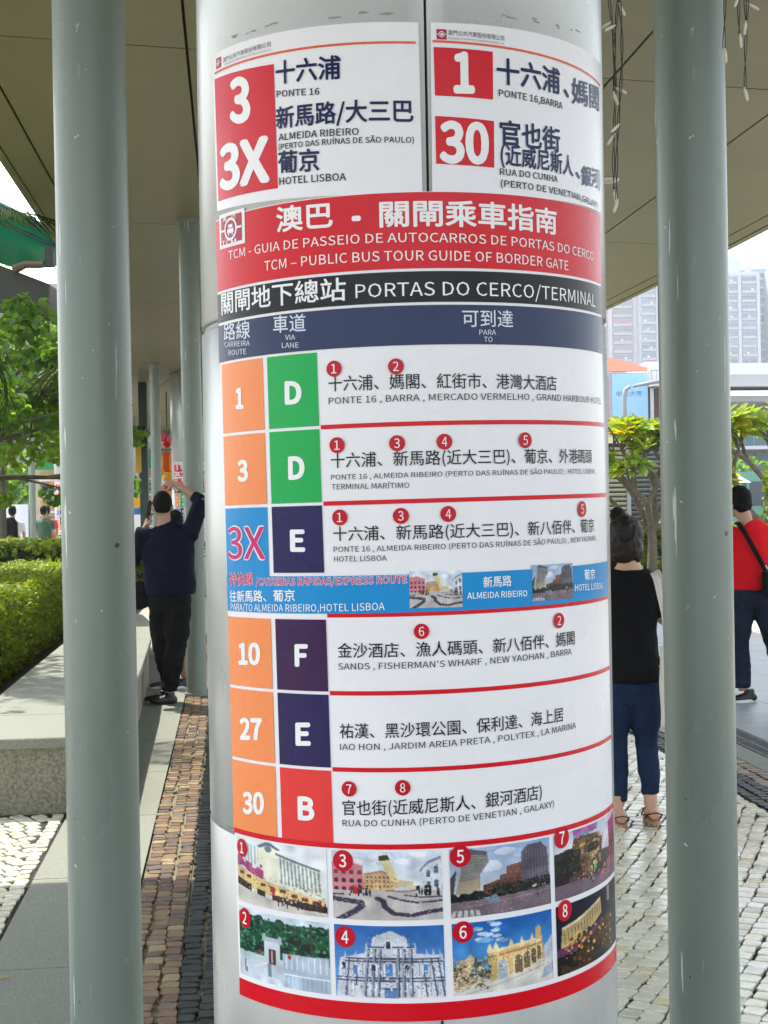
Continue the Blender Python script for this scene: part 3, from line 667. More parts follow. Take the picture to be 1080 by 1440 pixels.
        p.poly([(.30, .56), (.44, .50), (.66, .50), (.70, .66), (.30, .72)], (112, 72, 60), 6); p.blobs(.4, .60, 1, .70, 50, .035, [(40, 42, 38), (28, 30, 28), (60, 56, 48)]); p.blobs(0, .66, .3, .8, 30, .035, [(36, 40, 36), (24, 28, 28)])
        p.poly([(0, .78), (.3, .76), (1, .70), (1, 1.1), (0, 1.1)], (122, 106, 114), 6); p.poly([(.3, .74), (.42, .7), (.46, .8), (.36, .82)], (120, 150, 176), 4)
        for i in range(5): p.poly([(.02+i*.05, .90), (.05+i*.05, .90), (.03+i*.06, 1), (-.01+i*.06, 1)], (214, 206, 206), 4)
        p.line(.84, .5, .85, .86, .004, (44, 40, 40)); p.line(.1, .86, .95, .76, .006, (160, 140, 140), 5)
        p.blobs(.3, .56, 1, .72, 200, .012, [(30, 34, 30), (52, 54, 46), (20, 22, 22), (74, 70, 62)]); p.blobs(0, .72, 1, 1, 120, .007, [(140, 122, 130), (96, 84, 94), (170, 156, 160)]); p.blobs(.54, .32, .68, .56, 60, .007, [(96, 58, 54), (160, 120, 108)])
    if k == 6:
        p.grad((26, 96, 180), (108, 178, 222), 0, .75, 3); p.blobs(.2, .02, .5, .3, 16, .05, [(200, 222, 240), (120, 176, 220)], .5); c = (214, 178, 116); l = (236, 214, 168)
        p.poly([(0, .78), (.34, .70), (1, .5), (1, 1.1), (0, 1.1)], (222, 216, 206), 5); p.poly([(.32, .42), (.88, .34), (.90, .66), (.34, .86)], c, 9); p.poly([(.32, .42), (.88, .34), (.88, .38), (.32, .46)], l, 4); p.poly([(.32, .50), (.88, .42), (.88, .44), (.32, .53)], (150, 120, 76), 5)
        for x, h_ in ((.34, .1), (.40, .12), (.55, .13), (.66, .13), (.77, .15), (.84, .26)): p.poly([(x-.03, .44), (x-.02, .44-h_*.6), (x, .42-h_), (x+.02, .44-h_*.6), (x+.03, .42)], l, 8)
        p.rect(.81, .2, .87, .38, c, 8)
        for i, x in enumerate((.46, .62, .71, .78, .84)): w_ = .045-.006*i; p.arch(x, .62-.03*i, .84-.04*i, w_+.012, l, 4); p.arch(x, .62-.03*i, .84-.045*i, w_, (108, 92, 70) if i else (176, 190, 200), 10)
        p.poly([(.0, .62), (.12, .5), (.16, .44), (.19, .5), (.18, .86), (0, .94)], (218, 190, 150), 10); p.blobs(.02, .56, .3, .9, 60, .02, [(236, 218, 190), (176, 146, 108), (70, 80, 66), (120, 100, 80)]); p.rect(.20, .5, .23, .74, (70, 88, 74), 8)
        p.blobs(.26, .62, .34, .84, 20, .02, [(80, 92, 76), (190, 170, 140)]); p.poly([(.90, .5), (1, .36), (1, .64), (.92, .68)], (196, 206, 222), 12); p.poly([(.9, .8), (1, .74), (1, .9), (.85, .96)], (170, 180, 196), 14)
        p.line(.1, 1, .95, .74, .006, (180, 170, 160))
        p.blobs(.34, .46, .9, .8, 220, .007, [(240, 220, 176), (150, 120, 78), (190, 158, 104)]); p.blobs(0, .5, .32, .95, 200, .009, [(240, 226, 200), (130, 104, 76), (84, 90, 70), (200, 176, 140)])
    if k == 7:
        p.grad((206, 208, 222), (222, 214, 216), 0, .5, 3); p.poly([(.22, .10), (.58, .16), (.64, .3), (.62, .8), (.1, .9)], (92, 72, 58), 12); p.blobs(.24, .18, .60, .7, 60, .03, [(186, 150, 96), (60, 48, 44), (130, 98, 66), (210, 180, 120)])
        p.rect(.40, .28, .56, .42, (40, 34, 34), 5); p.poly([(.20, .0), (.55, .0), (.55, .10), (.22, .12)], (150, 96, 170), 20); p.blobs(.24, .0, .54, .1, 12, .03, [(90, 170, 190), (200, 110, 170)])
        p.poly([(0, .30), (.2, .26), (.28, .4), (.22, .68), (0, .8)], (34, 34, 36), 8); p.blobs(0, .32, .26, .62, 24, .05, [(24, 30, 28), (44, 52, 44)]); p.rect(.12, .4, .15, 1, (24, 24, 30))
        p.poly([(.80, .12), (1, .0), (1, .8), (.80, .72)], (126, 44, 66), 14); p.poly([(.78, .10), (.98, .02), (.98, .26), (.80, .36)], (176, 30, 120), 10); p.blobs(.82, .4, 1, .7, 20, .03, [(90, 30, 40), (180, 90, 80), (60, 30, 40)])
        p.poly([(.62, .46), (.78, .5), (.8, .74), (.6, .74)], (86, 70, 74), 10); p.rect(0, .78, 1, 1, (118, 100, 112), 7); p.poly([(.6, .78), (.84, .64), (1, .7), (1, .84), (.6, .95)], (160, 104, 110), 8)
        p.people(.2, .74, .9, .86, 22, .14); p.rect(.49, .6, .53, .72, (120, 200, 130))
        p.blobs(.1, .2, .66, .8, 260, .008, [(216, 186, 130), (40, 34, 34), (120, 90, 62), (84, 66, 52), (30, 26, 28)]); p.blobs(.8, .1, 1, .72, 110, .008, [(90, 26, 44), (200, 90, 120), (50, 24, 34)]); p.people(.15, .78, .95, .92, 16, .10)
    if k == 8:
        p.grad((14, 16, 40), (20, 20, 36), n=2); p.poly([(.20, .30), (.58, .12), (.60, .34), (.24, .60), (.04, .62), (.06, .34)], (196, 172, 120), 8)
        for i in range(13): p.line(.08+i*.04, .34-.02*i, .09+i*.04, .58-.02*i, .004, (120, 96, 62), 5)
        p.poly([(.06, .32), (.22, .27), (.58, .10), (.58, .14), (.22, .31), (.06, .36)], (230, 214, 176), 4)
        p.poly([(0, .62), (.24, .6), (.6, .4), (.6, .5), (.2, .72), (0, .74)], (96, 50, 84), 12); p.rect(.72, .02, .78, .24, (150, 140, 120), 10); p.poly([(.72, .04), (.75, -.06), (.78, .04)], (110, 120, 120))
        p.poly([(.1, .9), (.3, .7), (.7, .42), (1, .34), (1, .7), (.5, .98), (.1, 1)], (70, 50, 28), 22); p.blobs(.1, .45, .98, .95, 150, .018, [(220, 160, 60), (120, 80, 36), (40, 34, 24), (236, 190, 100), (60, 44, 30), (190, 100, 40)])
        p.blobs(0, .76, .9, 1, 60, .035, [(20, 22, 20), (30, 30, 22), (70, 50, 26)]); p.put(p.x > .82, (22, 20, 26), 10); p.blobs(.82, .3, 1, .9, 24, .02, [(60, 44, 30), (30, 26, 30), (110, 80, 40)])
    a = np.clip(p.a, 0, 255); b = a.copy()
    for dx, dy in ((1, 0), (-1, 0), (0, 1), (0, -1)): b += np.roll(a, (dy, dx), (0, 1))
    b = a*.62+b/5*.38; b[0] = a[0]; b[-1] = a[-1]; b[:, 0] = a[:, 0]; b[:, -1] = a[:, -1]
    g = p.r.normal(0, 1, (9, 13)); gy = np.linspace(0, 7.99, p.H); gx = np.linspace(0, 11.99, p.W); iy = gy.astype(int); ix = gx.astype(int); fy = (gy-iy)[:, None]; fx = (gx-ix)[None]
    lo = g[iy][:, ix]*(1-fy)*(1-fx)+g[iy+1][:, ix]*fy*(1-fx)+g[iy][:, ix+1]*(1-fy)*fx+g[iy+1][:, ix+1]*fy*fx     # uneven tone, as in a small photograph
    return np.clip(b*(1+.07*lo[..., None])+p.r.normal(0, 4, p.x.shape)[..., None], 0, 255)
PM = mat('photo_print', (1, 1, 1), .28, attr='tone', bump=.02, bscale=5, spec=.28)
def photo(arr, s0, z1, s1, z0, k, parent, T=True):
    H, W, _ = arr.shape; lin = arr/255; lin = np.where(lin <= .04045, lin/12.92, ((lin+.055)/1.055)**2.4)*.95
    mb = MB()
    for j in range(H):
        for i in range(W):
            s_, z_ = s0+(s1-s0)*i/(W-1), z1+(z0-z1)*j/(H-1)
            if T: s_, z_ = Tm(s_, z_)
            mb.v.append(wrap(s_, z_, k)); mb.c.append(tuple(lin[j, i]))
    mb.f = [(j*W+i, (j+1)*W+i, (j+1)*W+i+1, j*W+i+1) for j in range(H-1) for i in range(W-1)]
    return mb.build('photo_print', PM, parent, smooth=True)

TXT = [
(-0.3772,2.4123,-0.2446,2.4112,0.0086,'澳門公共汽車股份有限公司','grey',0),
(-0.3745,2.4065,-0.2430,2.4039,0.0036,'SOCIEDADE DE TRANSPORTES COLECTIVOS DE MACAU, S.A.','grey',0),
(-0.3574,2.3010,-0.2959,2.2911,0.0733,'3','white',2),
(-0.3981,2.1853,-0.2510,2.1775,0.0742,'3X','white',2),
(-0.2347,2.3419,-0.1072,2.3346,0.0380,'十六浦','navy',2),
(-0.2334,2.3194,-0.1469,2.3116,0.0111,'PONTE 16','ink',1),
(-0.2355,2.2635,0.0170,2.2539,0.0360,'新馬路/大三巴','navy',2),
(-0.2308,2.2426,-0.0774,2.2357,0.0118,'ALMEIDA RIBEIRO','ink',1),
(-0.2311,2.2267,0.0171,2.2187,0.0097,'(PERTO DAS RUÍNAS DE SÃO PAULO)','ink',1),
(-0.2329,2.1853,-0.1495,2.1799,0.0367,'葡京','navy',2),
(-0.2308,2.1649,-0.1012,2.1593,0.0125,'HOTEL LISBOA','ink',1),
(0.0787,2.4040,0.1838,2.4031,0.0088,'澳門公共汽車股份有限公司','grey',0),
(0.0786,2.3972,0.1837,2.3969,0.0034,'SOCIEDADE DE TRANSPORTES COLECTIVOS DE MACAU, S.A.','grey',0),
(0.0868,2.3081,0.1256,2.3097,0.0645,'1','white',2),
(0.1674,2.3277,0.3138,2.3301,0.0426,'十六浦','navy',2),
(0.3242,2.3272,0.3402,2.3282,0.0426,'、','navy',2),
(0.3491,2.3215,0.4811,2.3365,0.0440,'媽閣','navy',1),
(0.1709,2.3061,0.3201,2.3051,0.0117,'PONTE 16,BARRA','ink',1),
(0.0603,2.1879,0.1501,2.1892,0.0644,'30','white',2),
(0.1716,2.2211,0.3110,2.2248,0.0413,'官也街','navy',2),
(0.1725,2.1869,0.3503,2.1885,0.0344,'(近威尼斯人','navy',2),
(0.3584,2.1870,0.3742,2.1875,0.0344,'、','navy',2),
(0.3799,2.1777,0.4802,2.1906,0.0344,'銀河)','navy',2),
(0.1706,2.1696,0.3029,2.1712,0.0110,'RUA DO CUNHA','ink',1),
(0.1717,2.1497,0.4593,2.1493,0.0110,'(PERTO DE VENETIAN,GALAXY)','ink',1),
(-0.2388,2.0825,-0.1263,2.0802,0.0416,'澳巴','white',2),
(-0.0925,2.0765,-0.0765,2.0765,0.0420,'-','white',2),
(-0.0444,2.0754,0.2971,2.0765,0.0420,'關閘乘車指南','white',2),
(-0.3686,2.0514,0.4257,2.0458,0.0158,'TCM - GUIA DE PASSEIO DE AUTOCARROS DE PORTAS DO CERCO','white',0),
(-0.2679,2.0182,0.3286,2.0163,0.0168,'TCM – PUBLIC BUS TOUR GUIDE OF BORDER GATE','white',0),
(-0.3993,1.9541,-0.1050,1.9527,0.0377,'關閘地下總站','white',1),
(-0.0880,1.9559,0.4322,1.9606,0.0231,'PORTAS DO CERCO/TERMINAL','white',0),
(-0.3916,1.9060,-0.3075,1.9019,0.0311,'路線','pale',0),
(-0.3890,1.8941,-0.3089,1.8893,0.0094,'CARREIRA','pale',0),
(-0.3748,1.8775,-0.3193,1.8753,0.0094,'ROUTE','pale',0),
(-0.2500,1.9059,-0.1810,1.9041,0.0293,'車道','pale',0),
(-0.2238,1.8920,-0.2029,1.8911,0.0090,'VIA','pale',0),
(-0.2310,1.8786,-0.1959,1.8768,0.0090,'LANE','pale',0),
(0.0951,1.9033,0.1917,1.9046,0.0286,'可到達','pale',0),
(0.1259,1.8902,0.1574,1.8910,0.0089,'PARA','pale',0),
(0.1345,1.8781,0.1503,1.8785,0.0089,'TO','pale',0),
(-0.3544,1.7800,-0.3294,1.7791,0.0346,'1','white',2),
(-0.2271,1.7807,-0.1918,1.7795,0.0369,'D','white',2),
(-0.3525,1.6479,-0.3199,1.6485,0.0347,'3','white',2),
(-0.2225,1.6482,-0.1883,1.6487,0.0369,'D','white',2),
(-0.1395,1.7970,0.2895,1.7974,0.0251,'十六浦、媽閣、紅街市、港灣大酒店','ink',0),
(-0.1399,1.7752,0.4604,1.7815,0.0112,'PONTE 16 , BARRA , MERCADO VERMELHO , GRAND HARBOUR HOTEL','ink',0),
(-0.1377,1.6647,0.4027,1.6691,0.0245,'十六浦、新馬路(近大三巴)、葡京、外港碼頭','ink',0),
(-0.1381,1.6442,0.4219,1.6509,0.0086,'PONTE 16 , ALMEIDA RIBEIRO (PERTO DAS RUÍNAS DE SÃO PAULO) , HOTEL LISBOA ,','ink',0),
(-0.1370,1.6276,-0.0011,1.6277,0.0093,'TERMINAL MARÍTIMO','ink',0),
(-0.3915,1.5061,-0.2760,1.5073,0.0563,'3X','magenta',3),
(-0.2212,1.5219,-0.1901,1.5219,0.0349,'E','white',2),
(-0.1359,1.5382,0.4079,1.5426,0.0238,'十六浦、新馬路(近大三巴)、新八佰伴、葡京','ink',0),
(-0.1355,1.5191,0.4202,1.5267,0.0093,'PONTE 16 , ALMEIDA RIBEIRO (PERTO DAS RUÍNAS DE SÃO PAULO) , NEW YAOHAN ,','ink',0),
(-0.1351,1.5025,-0.0420,1.5037,0.0093,'HOTEL LISBOA','ink',0),
(-0.3860,1.4564,-0.3101,1.4602,0.0211,'特快線','magenta',3),
(-0.3039,1.4597,-0.0072,1.4652,0.0123,'/CARREIRAS RÁPIDAS/EXPRESS ROUTE','magenta',0),
(-0.3857,1.4262,-0.2125,1.4333,0.0197,'往新馬路、葡京','white',1),
(-0.3833,1.4109,-0.0468,1.4191,0.0127,'PARA/TO ALMEIDA RIBEIRO,HOTEL LISBOA','white',0),
(0.1251,1.4532,0.1791,1.4545,0.0178,'新馬路','white',1),
(0.0955,1.4351,0.2114,1.4350,0.0105,'ALMEIDA RIBEIRO','white',1),
(0.3628,1.4560,0.4061,1.4558,0.0181,'葡京','white',1),
(0.3316,1.4382,0.4453,1.4357,0.0110,'HOTEL LISBOA','white',1),
(-0.3602,1.3148,-0.2959,1.3193,0.0355,'10','white',2),
(-0.2158,1.3201,-0.1884,1.3211,0.0355,'F','white',2),
(-0.3595,1.1780,-0.2944,1.1843,0.0356,'27','white',2),
(-0.2171,1.1813,-0.1858,1.1833,0.0363,'E','white',2),
(-0.3549,1.0439,-0.2928,1.0515,0.0356,'30','white',2),
(-0.2150,1.0509,-0.1807,1.0519,0.0377,'B','white',2),
(-0.1313,1.3362,0.3291,1.3412,0.0242,'金沙酒店、漁人碼頭、新八佰伴、媽閣','ink',0),
(-0.1309,1.3160,0.3192,1.3246,0.0108,"SANDS , FISHERMAN'S WHARF , NEW YAOHAN , BARRA",'ink',0),
(-0.1303,1.1968,0.2929,1.2071,0.0243,'祐漢、黑沙環公園、保利達、海上居','ink',0),
(-0.1300,1.1766,0.3284,1.1903,0.0108,'IAO HON , JARDIM AREIA PRETA , POLYTEX , LA MARINA','ink',0),
(-0.1278,1.0635,0.2367,1.0758,0.0250,'官也街(近威尼斯人、銀河酒店)','ink',0),
(-0.1282,1.0446,0.2651,1.0582,0.0108,'RUA DO CUNHA (PERTO DE VENETIAN , GALAXY)','ink',0),
(-0.3864,2.1229,-0.3718,2.1218,0.0086,'澳','white',1),
(-0.3541,2.1232,-0.3414,2.1225,0.0086,'巴','white',1),
(-0.3911,2.0795,-0.3416,2.0775,0.0087,'TCM','white',1),
]
BADGE = [(-0.1288,1.8362,0.0139,'1'), (-0.0204,1.8364,0.0137,'2'), (-0.1257,1.7040,0.0139,'1'), (-0.0207,1.7047,0.0138,'3'), (0.0603,1.7061,0.0138,'4'), (0.2129,1.7085,0.0141,'5'), (-0.1231,1.5791,0.0139,'1'), (-0.0164,1.5801,0.0138,'3'), (0.0648,1.5819,0.0138,'4'), (0.3603,1.5856,0.0146,'5'), (0.0153,1.3814,0.0133,'6'), (0.2850,1.3878,0.0139,'2'), (-0.1149,1.1099,0.0135,'7'), (-0.0214,1.1135,0.0134,'8'), (-0.3588,0.9791,0.0167,'1'), (-0.3532,0.8522,0.0181,'2'), (-0.1283,0.9850,0.0185,'3'), (-0.1267,0.8531,0.0185,'4'), (0.0754,0.9923,0.0187,'5'), (0.0780,0.8615,0.0187,'6'), (0.2827,1.0000,0.0190,'7'), (0.2873,0.8690,0.0190,'8'),]
def V(n): return M_vinyl[n]
def emblem(parent, s0, z1, s1, z0, k):
    """maroon square emblem with a ring, a little bus and side bars"""
    rect('emblem_square', s0, z1, s1, z0, k, V('maroon'), parent, T=False); cx, cz = (s0+s1)/2, (z0+z1)/2; r = (s1-s0)*.30
    n = 24; vs_ = []; 
    for rr in (r, r*.78): vs_ += [wrap(cx+rr*math.cos(2*math.pi*i/n), cz+rr*math.sin(2*math.pi*i/n), k+1) for i in range(n)]
    mb = MB(); mb.add(vs_, [(i, (i+1) % n, n+(i+1) % n, n+i) for i in range(n)])
    def q(a, b, c, d): mb.add([wrap(a, d, k+1), wrap(b, d, k+1), wrap(b, c, k+1), wrap(a, c, k+1)], [(0, 1, 2, 3)])
    q(s0, cx-r, cz-r*.1, cz+r*.1); q(cx+r, s1, cz-r*.1, cz+r*.1)
    q(cx-r*.5, cx+r*.5, cz-r*.35, cz+r*.05); q(cx-r*.35, cx+r*.35, cz+r*.12, cz+r*.42); q(cx-r*.4, cx-r*.2, cz-r*.52, cz-r*.38); q(cx+r*.2, cx+r*.4, cz-r*.52, cz-r*.38)
    mb.build('emblem_mark', V('paper'), parent)
def build_posters(px, py, rot, where):
    # --- tall guide poster
    P = thing('route_guide_poster', 'tall route poster with eight photos '+where, 'poster', (px, py, 0), rot, 'tall route guide posters')
    b = lambda n, *a, **k: rect(n, *a, parent=P, **k)
    sheet('backing', [(-.4155, 2.136), (.474, 2.134), (.482, 2.0), (.486, .7105), (-.400, .7105), (-.413, 2.0)][:2]+[(.497, .7105), (-.3985, .7105)], 1, V('paper'), P, rim=True)
    rect('title_band', -.4145, 2.134, .478, 2.0035, 2, V('red'), P); rect('terminal_band', -.4145, 1.9985, .480, 1.9455, 2, V('black'), P); rect('heading_band', -.4145, 1.9405, .480, 1.8725, 2, V('navyband'), P)
    rows = [(1.868, 1.7405, 'orange', 'green'), (1.735, 1.608, 'orange', 'green'), (1.6025, 1.479, 'cyan', 'violet'), (1.404, 1.279, 'orange', 'purple'), (1.2735, 1.147, 'orange', 'violet'), (1.1415, 1.0165, 'orange', 'coral')]
    for z1, z0, c1, c2 in rows:
        rect('route_cell', -.4045, z1, -.2775, z0, 2, V(c1), P); rect('lane_cell', -.2665, z1, -.161, max(z0, 1.4855) if c1 == 'cyan' else z0, 2, V(c2), P)
    rect('express_band', -.4045, 1.4795, .482, 1.4145, 3, V('cyan'), P)
    for z in (1.7378, 1.6052, 1.4115, 1.2765, 1.1443): rect('row_line', -.158, z+.0038, .483, z-.0038, 2, V('red'), P)
    rect('row_line', -.402, 1.0165, .488, 1.0075, 3, V('red'), P); rect('foot_band', -.3985, .7425, .496, .711, 2, V('red'), P)
    xs = [(-.3925, -.1755), (-.1655, .0265), (.0405, .2365), (.2475, .492)]
    for i, n_ in enumerate(((1, 2), (3, 4), (5, 6), (7, 8))):
        for j, k in enumerate(n_):
            a, c = xs[i]; z1, z0 = ((1.0035, .8855), (.8755, .7515))[j]
            if k not in PICS: PICS[k] = None; PICS[k] = photo(paint(k), a, z1, c, z0, 2, P).data
    photo(paint(3)[::2, ::2], -.004, 1.4845, .087, 1.4215, 4, P, T=False); photo(paint(5)[::2, ::2], .223, 1.489, .325, 1.4255, 4, P, T=False)
    # white tape patch at the left edge and the maroon emblem
    rect('emblem_patch', -.401, 2.1375, -.317, 2.0745, 3, V('paper'), P, T=False); emblem(P, -.394, 2.131, -.325, 2.081, 4)
    for s0, z0, s1, z1, h, st, c, wgt in TXT:
        if z0 > 2.14: continue
        k = 4 if (1.40 < z0 < 1.47) else 3
        if z0 > 2.12 or st == 'TCM': k = 5
        if c == 'magenta':
            k = 4 if wgt == 0 else 3
            lettering(st, s0, z0, s1, z1, h, V('paper'), 4, P, 2, offset=.055 if wgt == 3 else .075); lettering(st, s0+.001, z0, s1-.001, z1, h, V(c), 5, P, 1 if wgt == 3 else 0, offset=.014 if wgt == 3 else 0.01); continue
        lettering(st, s0, z0, s1, z1, h, V('white' if c == 'white' else c), k, P, wgt)
    for s_, z_, r_, n_ in BADGE:
        big = r_ > .016; bd = disc('number_badge', s_, z_, r_, 4, V('dred'), P)
        lettering(n_, s_-r_*.36, z_-r_*.58, s_+r_*.34, z_-r_*.58, r_*1.16, V('white'), 5, bd, 0 if not big else 1, name='badge_number')
    # --- upper left and upper right posters
    A_ = thing('bus_stop_poster', 'poster reading 3 and 3X in red block '+where, 'poster', (px, py, 0), rot, 'upper left route posters')
    sheet('backing', [(-.424, 2.439), (.028, 2.425), (.030, 2.128), (-.413, 2.148)], 0, V('paper'), A_, rim=True, T=False)
    sheet('number_block', [(-.413, 2.392), (-.239, 2.379), (-.2345, 2.160), (-.4065, 2.165)], 1.4, V('red'), A_, T=False)
    sheet('header_line', [(-.413, 2.4045), (.023, 2.392), (.023, 2.388), (-.413, 2.4005)], 1.4, V('orangeline'), A_, T=False)
    emblem(A_, -.405, 2.427, -.386, 2.408, 1.4)
    B_ = thing('bus_stop_poster', 'poster reading 1 and 30 in red squares '+where, 'poster', (px, py, 0), rot, 'upper right route posters')
    sheet('backing', [(.049, 2.425), (.512, 2.434), (.498, 2.146), (.047, 2.130)], 0, V('paper'), B_, rim=True, T=False)
    sheet('number_block', [(.0535, 2.383), (.161, 2.382), (.160, 2.299), (.0545, 2.300)], 1.4, V('red'), B_, T=False)
    sheet('number_block', [(.054, 2.265), (.161, 2.262), (.160, 2.181), (.0545, 2.183)], 1.4, V('red'), B_, T=False)
    sheet('header_line', [(.052, 2.395), (.500, 2.392), (.500, 2.388), (.052, 2.391)], 1.4, V('orangeline'), B_, T=False)
    emblem(B_, .059, 2.414, .0765, 2.3965, 1.4)
    for s0, z0, s1, z1, h, st, c, wgt in TXT:
        if z0 <= 2.14: continue
        lettering(st, s0, z0, s1, z1, h, V(c), 2.6, A_ if s1 < .04 else B_, wgt)
    return P, A_, B_
PICS = {}
SIGNS = build_posters(PX, PY, 0, 'on the near pillar')
bpy.data.objects.remove(_to)
# tape residue above the posters
mb = MB()
rr_ = random.Random(4)
for s0, z0 in ((-.34, 2.452), (-.30, 2.449), (-.255, 2.447), (-.13, 2.443), (-.085, 2.442), (-.03, 2.441), (.19, 2.447), (.25, 2.45), (.30, 2.452), (.36, 2.455)):
    for _ in range(2):
        a = s0+rr_.uniform(-.012, .012); z = z0+rr_.uniform(-.004, .004); l = rr_.uniform(.006, .022)
        mb.add([wrap(a, z, -.6), wrap(a+l, z+rr_.uniform(-.001, .001), -.6), wrap(a+l*.95, z+.0022, -.6), wrap(a+.002, z+.003, -.6)], [(0, 1, 2, 3)])
nb = bpy.data.objects['clad_pillar']
mb.build('tape_residue', mat('tape_residue', (.33, .29, .22), .7), nb, kind='stuff').location = (0, 0, 0)

# ================================================================ VEGETATION
def leaf_cloud(centres, nper, size, shape='oval', spread=.25, tones=None, up=.5, rs=1, flat=.15):
    """numpy leaf cloud: centres (n,3,+r); returns MB-like mesh arrays"""
    r = np.random.default_rng(rs); C_ = np.asarray(centres, float); n = len(C_)*nper
    idx = np.repeat(np.arange(len(C_)), nper); P = C_[idx, :3]; R = C_[idx, 3] if C_.shape[1] > 3 else np.full(n, spread)
    d = r.normal(size=(n, 3)); d /= np.linalg.norm(d, axis=1)[:, None]; P = P + d*(R*r.uniform(.35, 1.0, n)**.6)[:, None]*np.array([1, 1, .75])
    nrm = r.normal(size=(n, 3))*(1-up); nrm[:, 2] += up+.2; nrm += d*.5; nrm /= np.linalg.norm(nrm, axis=1)[:, None]
    t = r.normal(size=(n, 3)); t -= nrm*(t*nrm).sum(1)[:, None]; t /= np.linalg.norm(t, axis=1)[:, None]; b = np.cross(nrm, t)
    s = size*r.uniform(.6, 1.25, n)
    if shape == 'oval': prof = [(-.5, 0, 0), (-.12, .30, .08), (.28, .24, .06), (.55, 0, -.06), (.28, -.24, .06), (-.12, -.30, .08)]
    else: prof = [(-.5, 0, 0), (0, .22, .05), (.5, 0, -.05), (0, -.22, .05)]
    k = len(prof); V_ = np.zeros((n, k, 3))
    for j, (x, y, z) in enumerate(prof): V_[:, j] = P + t*(s*x)[:, None] + b*(s*y)[:, None] + nrm*(s*z)[:, None]
    tn = np.array(tones or [(1, 1, 1)]); ct = tn[r.integers(len(tn), size=len(C_))][idx]*r.uniform(.8, 1.2, (n, 1)) if len(tn) > 1 else np.ones((n, 3))*r.uniform(.75, 1.25, (n, 1))
    return V_.reshape(-1, 3), k, np.repeat(ct, k, axis=0)
def leaf_mesh(name, parts, m, parent, **kw):
    Vs = np.concatenate([p[0] for p in parts]); k = parts[0][1]; T_ = np.concatenate([p[2] for p in parts]); n = len(Vs)//k
    me = bpy.data.meshes.new(name); me.vertices.add(len(Vs)); me.vertices.foreach_set('co', Vs.astype(np.float32).ravel())
    me.loops.add(n*k); me.loops.foreach_set('vertex_index', np.arange(n*k, dtype=np.int32)); me.polygons.add(n)
    me.polygons.foreach_set('loop_start', np.arange(0, n*k, k, dtype=np.int32)); me.polygons.foreach_set('loop_total', np.full(n, k, np.int32))
    a = me.color_attributes.new('tone', 'FLOAT_COLOR', 'POINT'); q = np.ones((len(Vs), 4), np.float32); q[:, :3] = T_; a.data.foreach_set('color', q.ravel())
    me.materials.append(m); me.update(); me.validate(); return link(name, me, parent, **kw)
gtones = [(1, 1, 1), (.7, .8, .8), (1.3, 1.2, .8), (1.6, 1.35, .7), (.8, .95, .9), (1.1, 1.1, 1)]
def limb(mb, p0, p1, r0, r1, bend=.1, n=6):
    p0, p1 = Vector(p0), Vector(p1); L = (p1-p0).length; j = Vector((random.uniform(-1, 1), random.uniform(-1, 1), random.uniform(-.3, .5)))*L*bend
    pts = [p0.lerp(p1, i/n)+j*math.sin(math.pi*i/n) for i in range(n+1)]
    mb.tube(pts, [r0+(r1-r0)*i/n for i in range(n+1)], 8); return pts
def broad_tree(lab, base, h, blobs, leaf=.09, dens=170, trunk=.09, rs=1, group=None, tones=gtones, leafm=None):
    t = thing('broadleaf_tree', lab, 'tree', base, group=group); tr = MB(); top = Vector((0, 0, h))
    limb(tr, (0, 0, -.05), top, trunk, trunk*.7, .04); r = np.random.default_rng(rs); cl = []
    for bx, by, bz, br in blobs:
        e = Vector((bx-base[0], by-base[1], bz-base[2])); s_ = top*random.uniform(.75, 1.0); pts = limb(tr, s_, e, trunk*.45, trunk*.12, .08)
        for _ in range(5):
            q = e+Vector(r.normal(size=3))*br*.45; limb(tr, pts[random.choice([2, 3, 4])], q, trunk*.18, trunk*.05, .12, 4)
        m_ = max(6, int(16*(br/.8)**2))
        for _ in range(m_):
            d = r.normal(size=3); d /= np.linalg.norm(d); q = np.array(e)+d*br*r.uniform(.35, 1)*np.array([1, 1, .8]); cl.append((*q, br*r.uniform(.22, .42)))
    o = tr.build('trunk', M_bark, t); smooth_angle(o, 60)
    leaf_mesh('crown', [leaf_cloud(cl, dens//6, leaf, rs=rs, tones=tones, up=.45)], leafm or M_leaf, t); return t
broad_tree('leafy tree with round bright green leaves overhanging the hedge on the left', (-4.9, 16.6, .1), 2.3,
    [(-4.5, 15.6, 2.9, .9), (-3.7, 16.4, 2.6, .75), (-4.3, 15.2, 1.95, .55), (-3.5, 16.9, 1.95, .5), (-5.2, 15.6, 3.4, .9), (-4.1, 16.8, 3.5, .75), (-5.0, 15.0, 2.2, .8), (-3.6, 16.2, 3.2, .45)], leaf=.13, dens=270, rs=3)
broad_tree('yellow green tree rising behind the leafy tree on the left', (-7.2, 27, -.02), 3.2,
    [(-6.6, 26, 4.4, 1.2), (-5.6, 26.5, 3.9, .9), (-7.4, 26, 5.2, 1.2), (-6.0, 27.5, 4.9, .8), (-5.3, 27, 3.1, .8), (-7.2, 25.6, 3.4, 1.1), (-6.2, 25.6, 3.0, .8)], leaf=.17, dens=190, rs=5, tones=[(1.5, 1.3, .8), (1.9, 1.6, .8), (1.2, 1.15, .8), (1.6, 1.5, 1)])
broad_tree('spreading tree left of the picture edge that dapples the granite bench', (-5.0, 11.4, .1), 2.6,
    [(-4.7, 11.6, 3.7, .8), (-4.3, 10.3, 3.9, .7), (-4.6, 13.0, 4.3, .8), (-5.4, 10.9, 4.4, .9), (-4.3, 12.2, 4.9, .7)], leaf=.13, dens=110, rs=8)
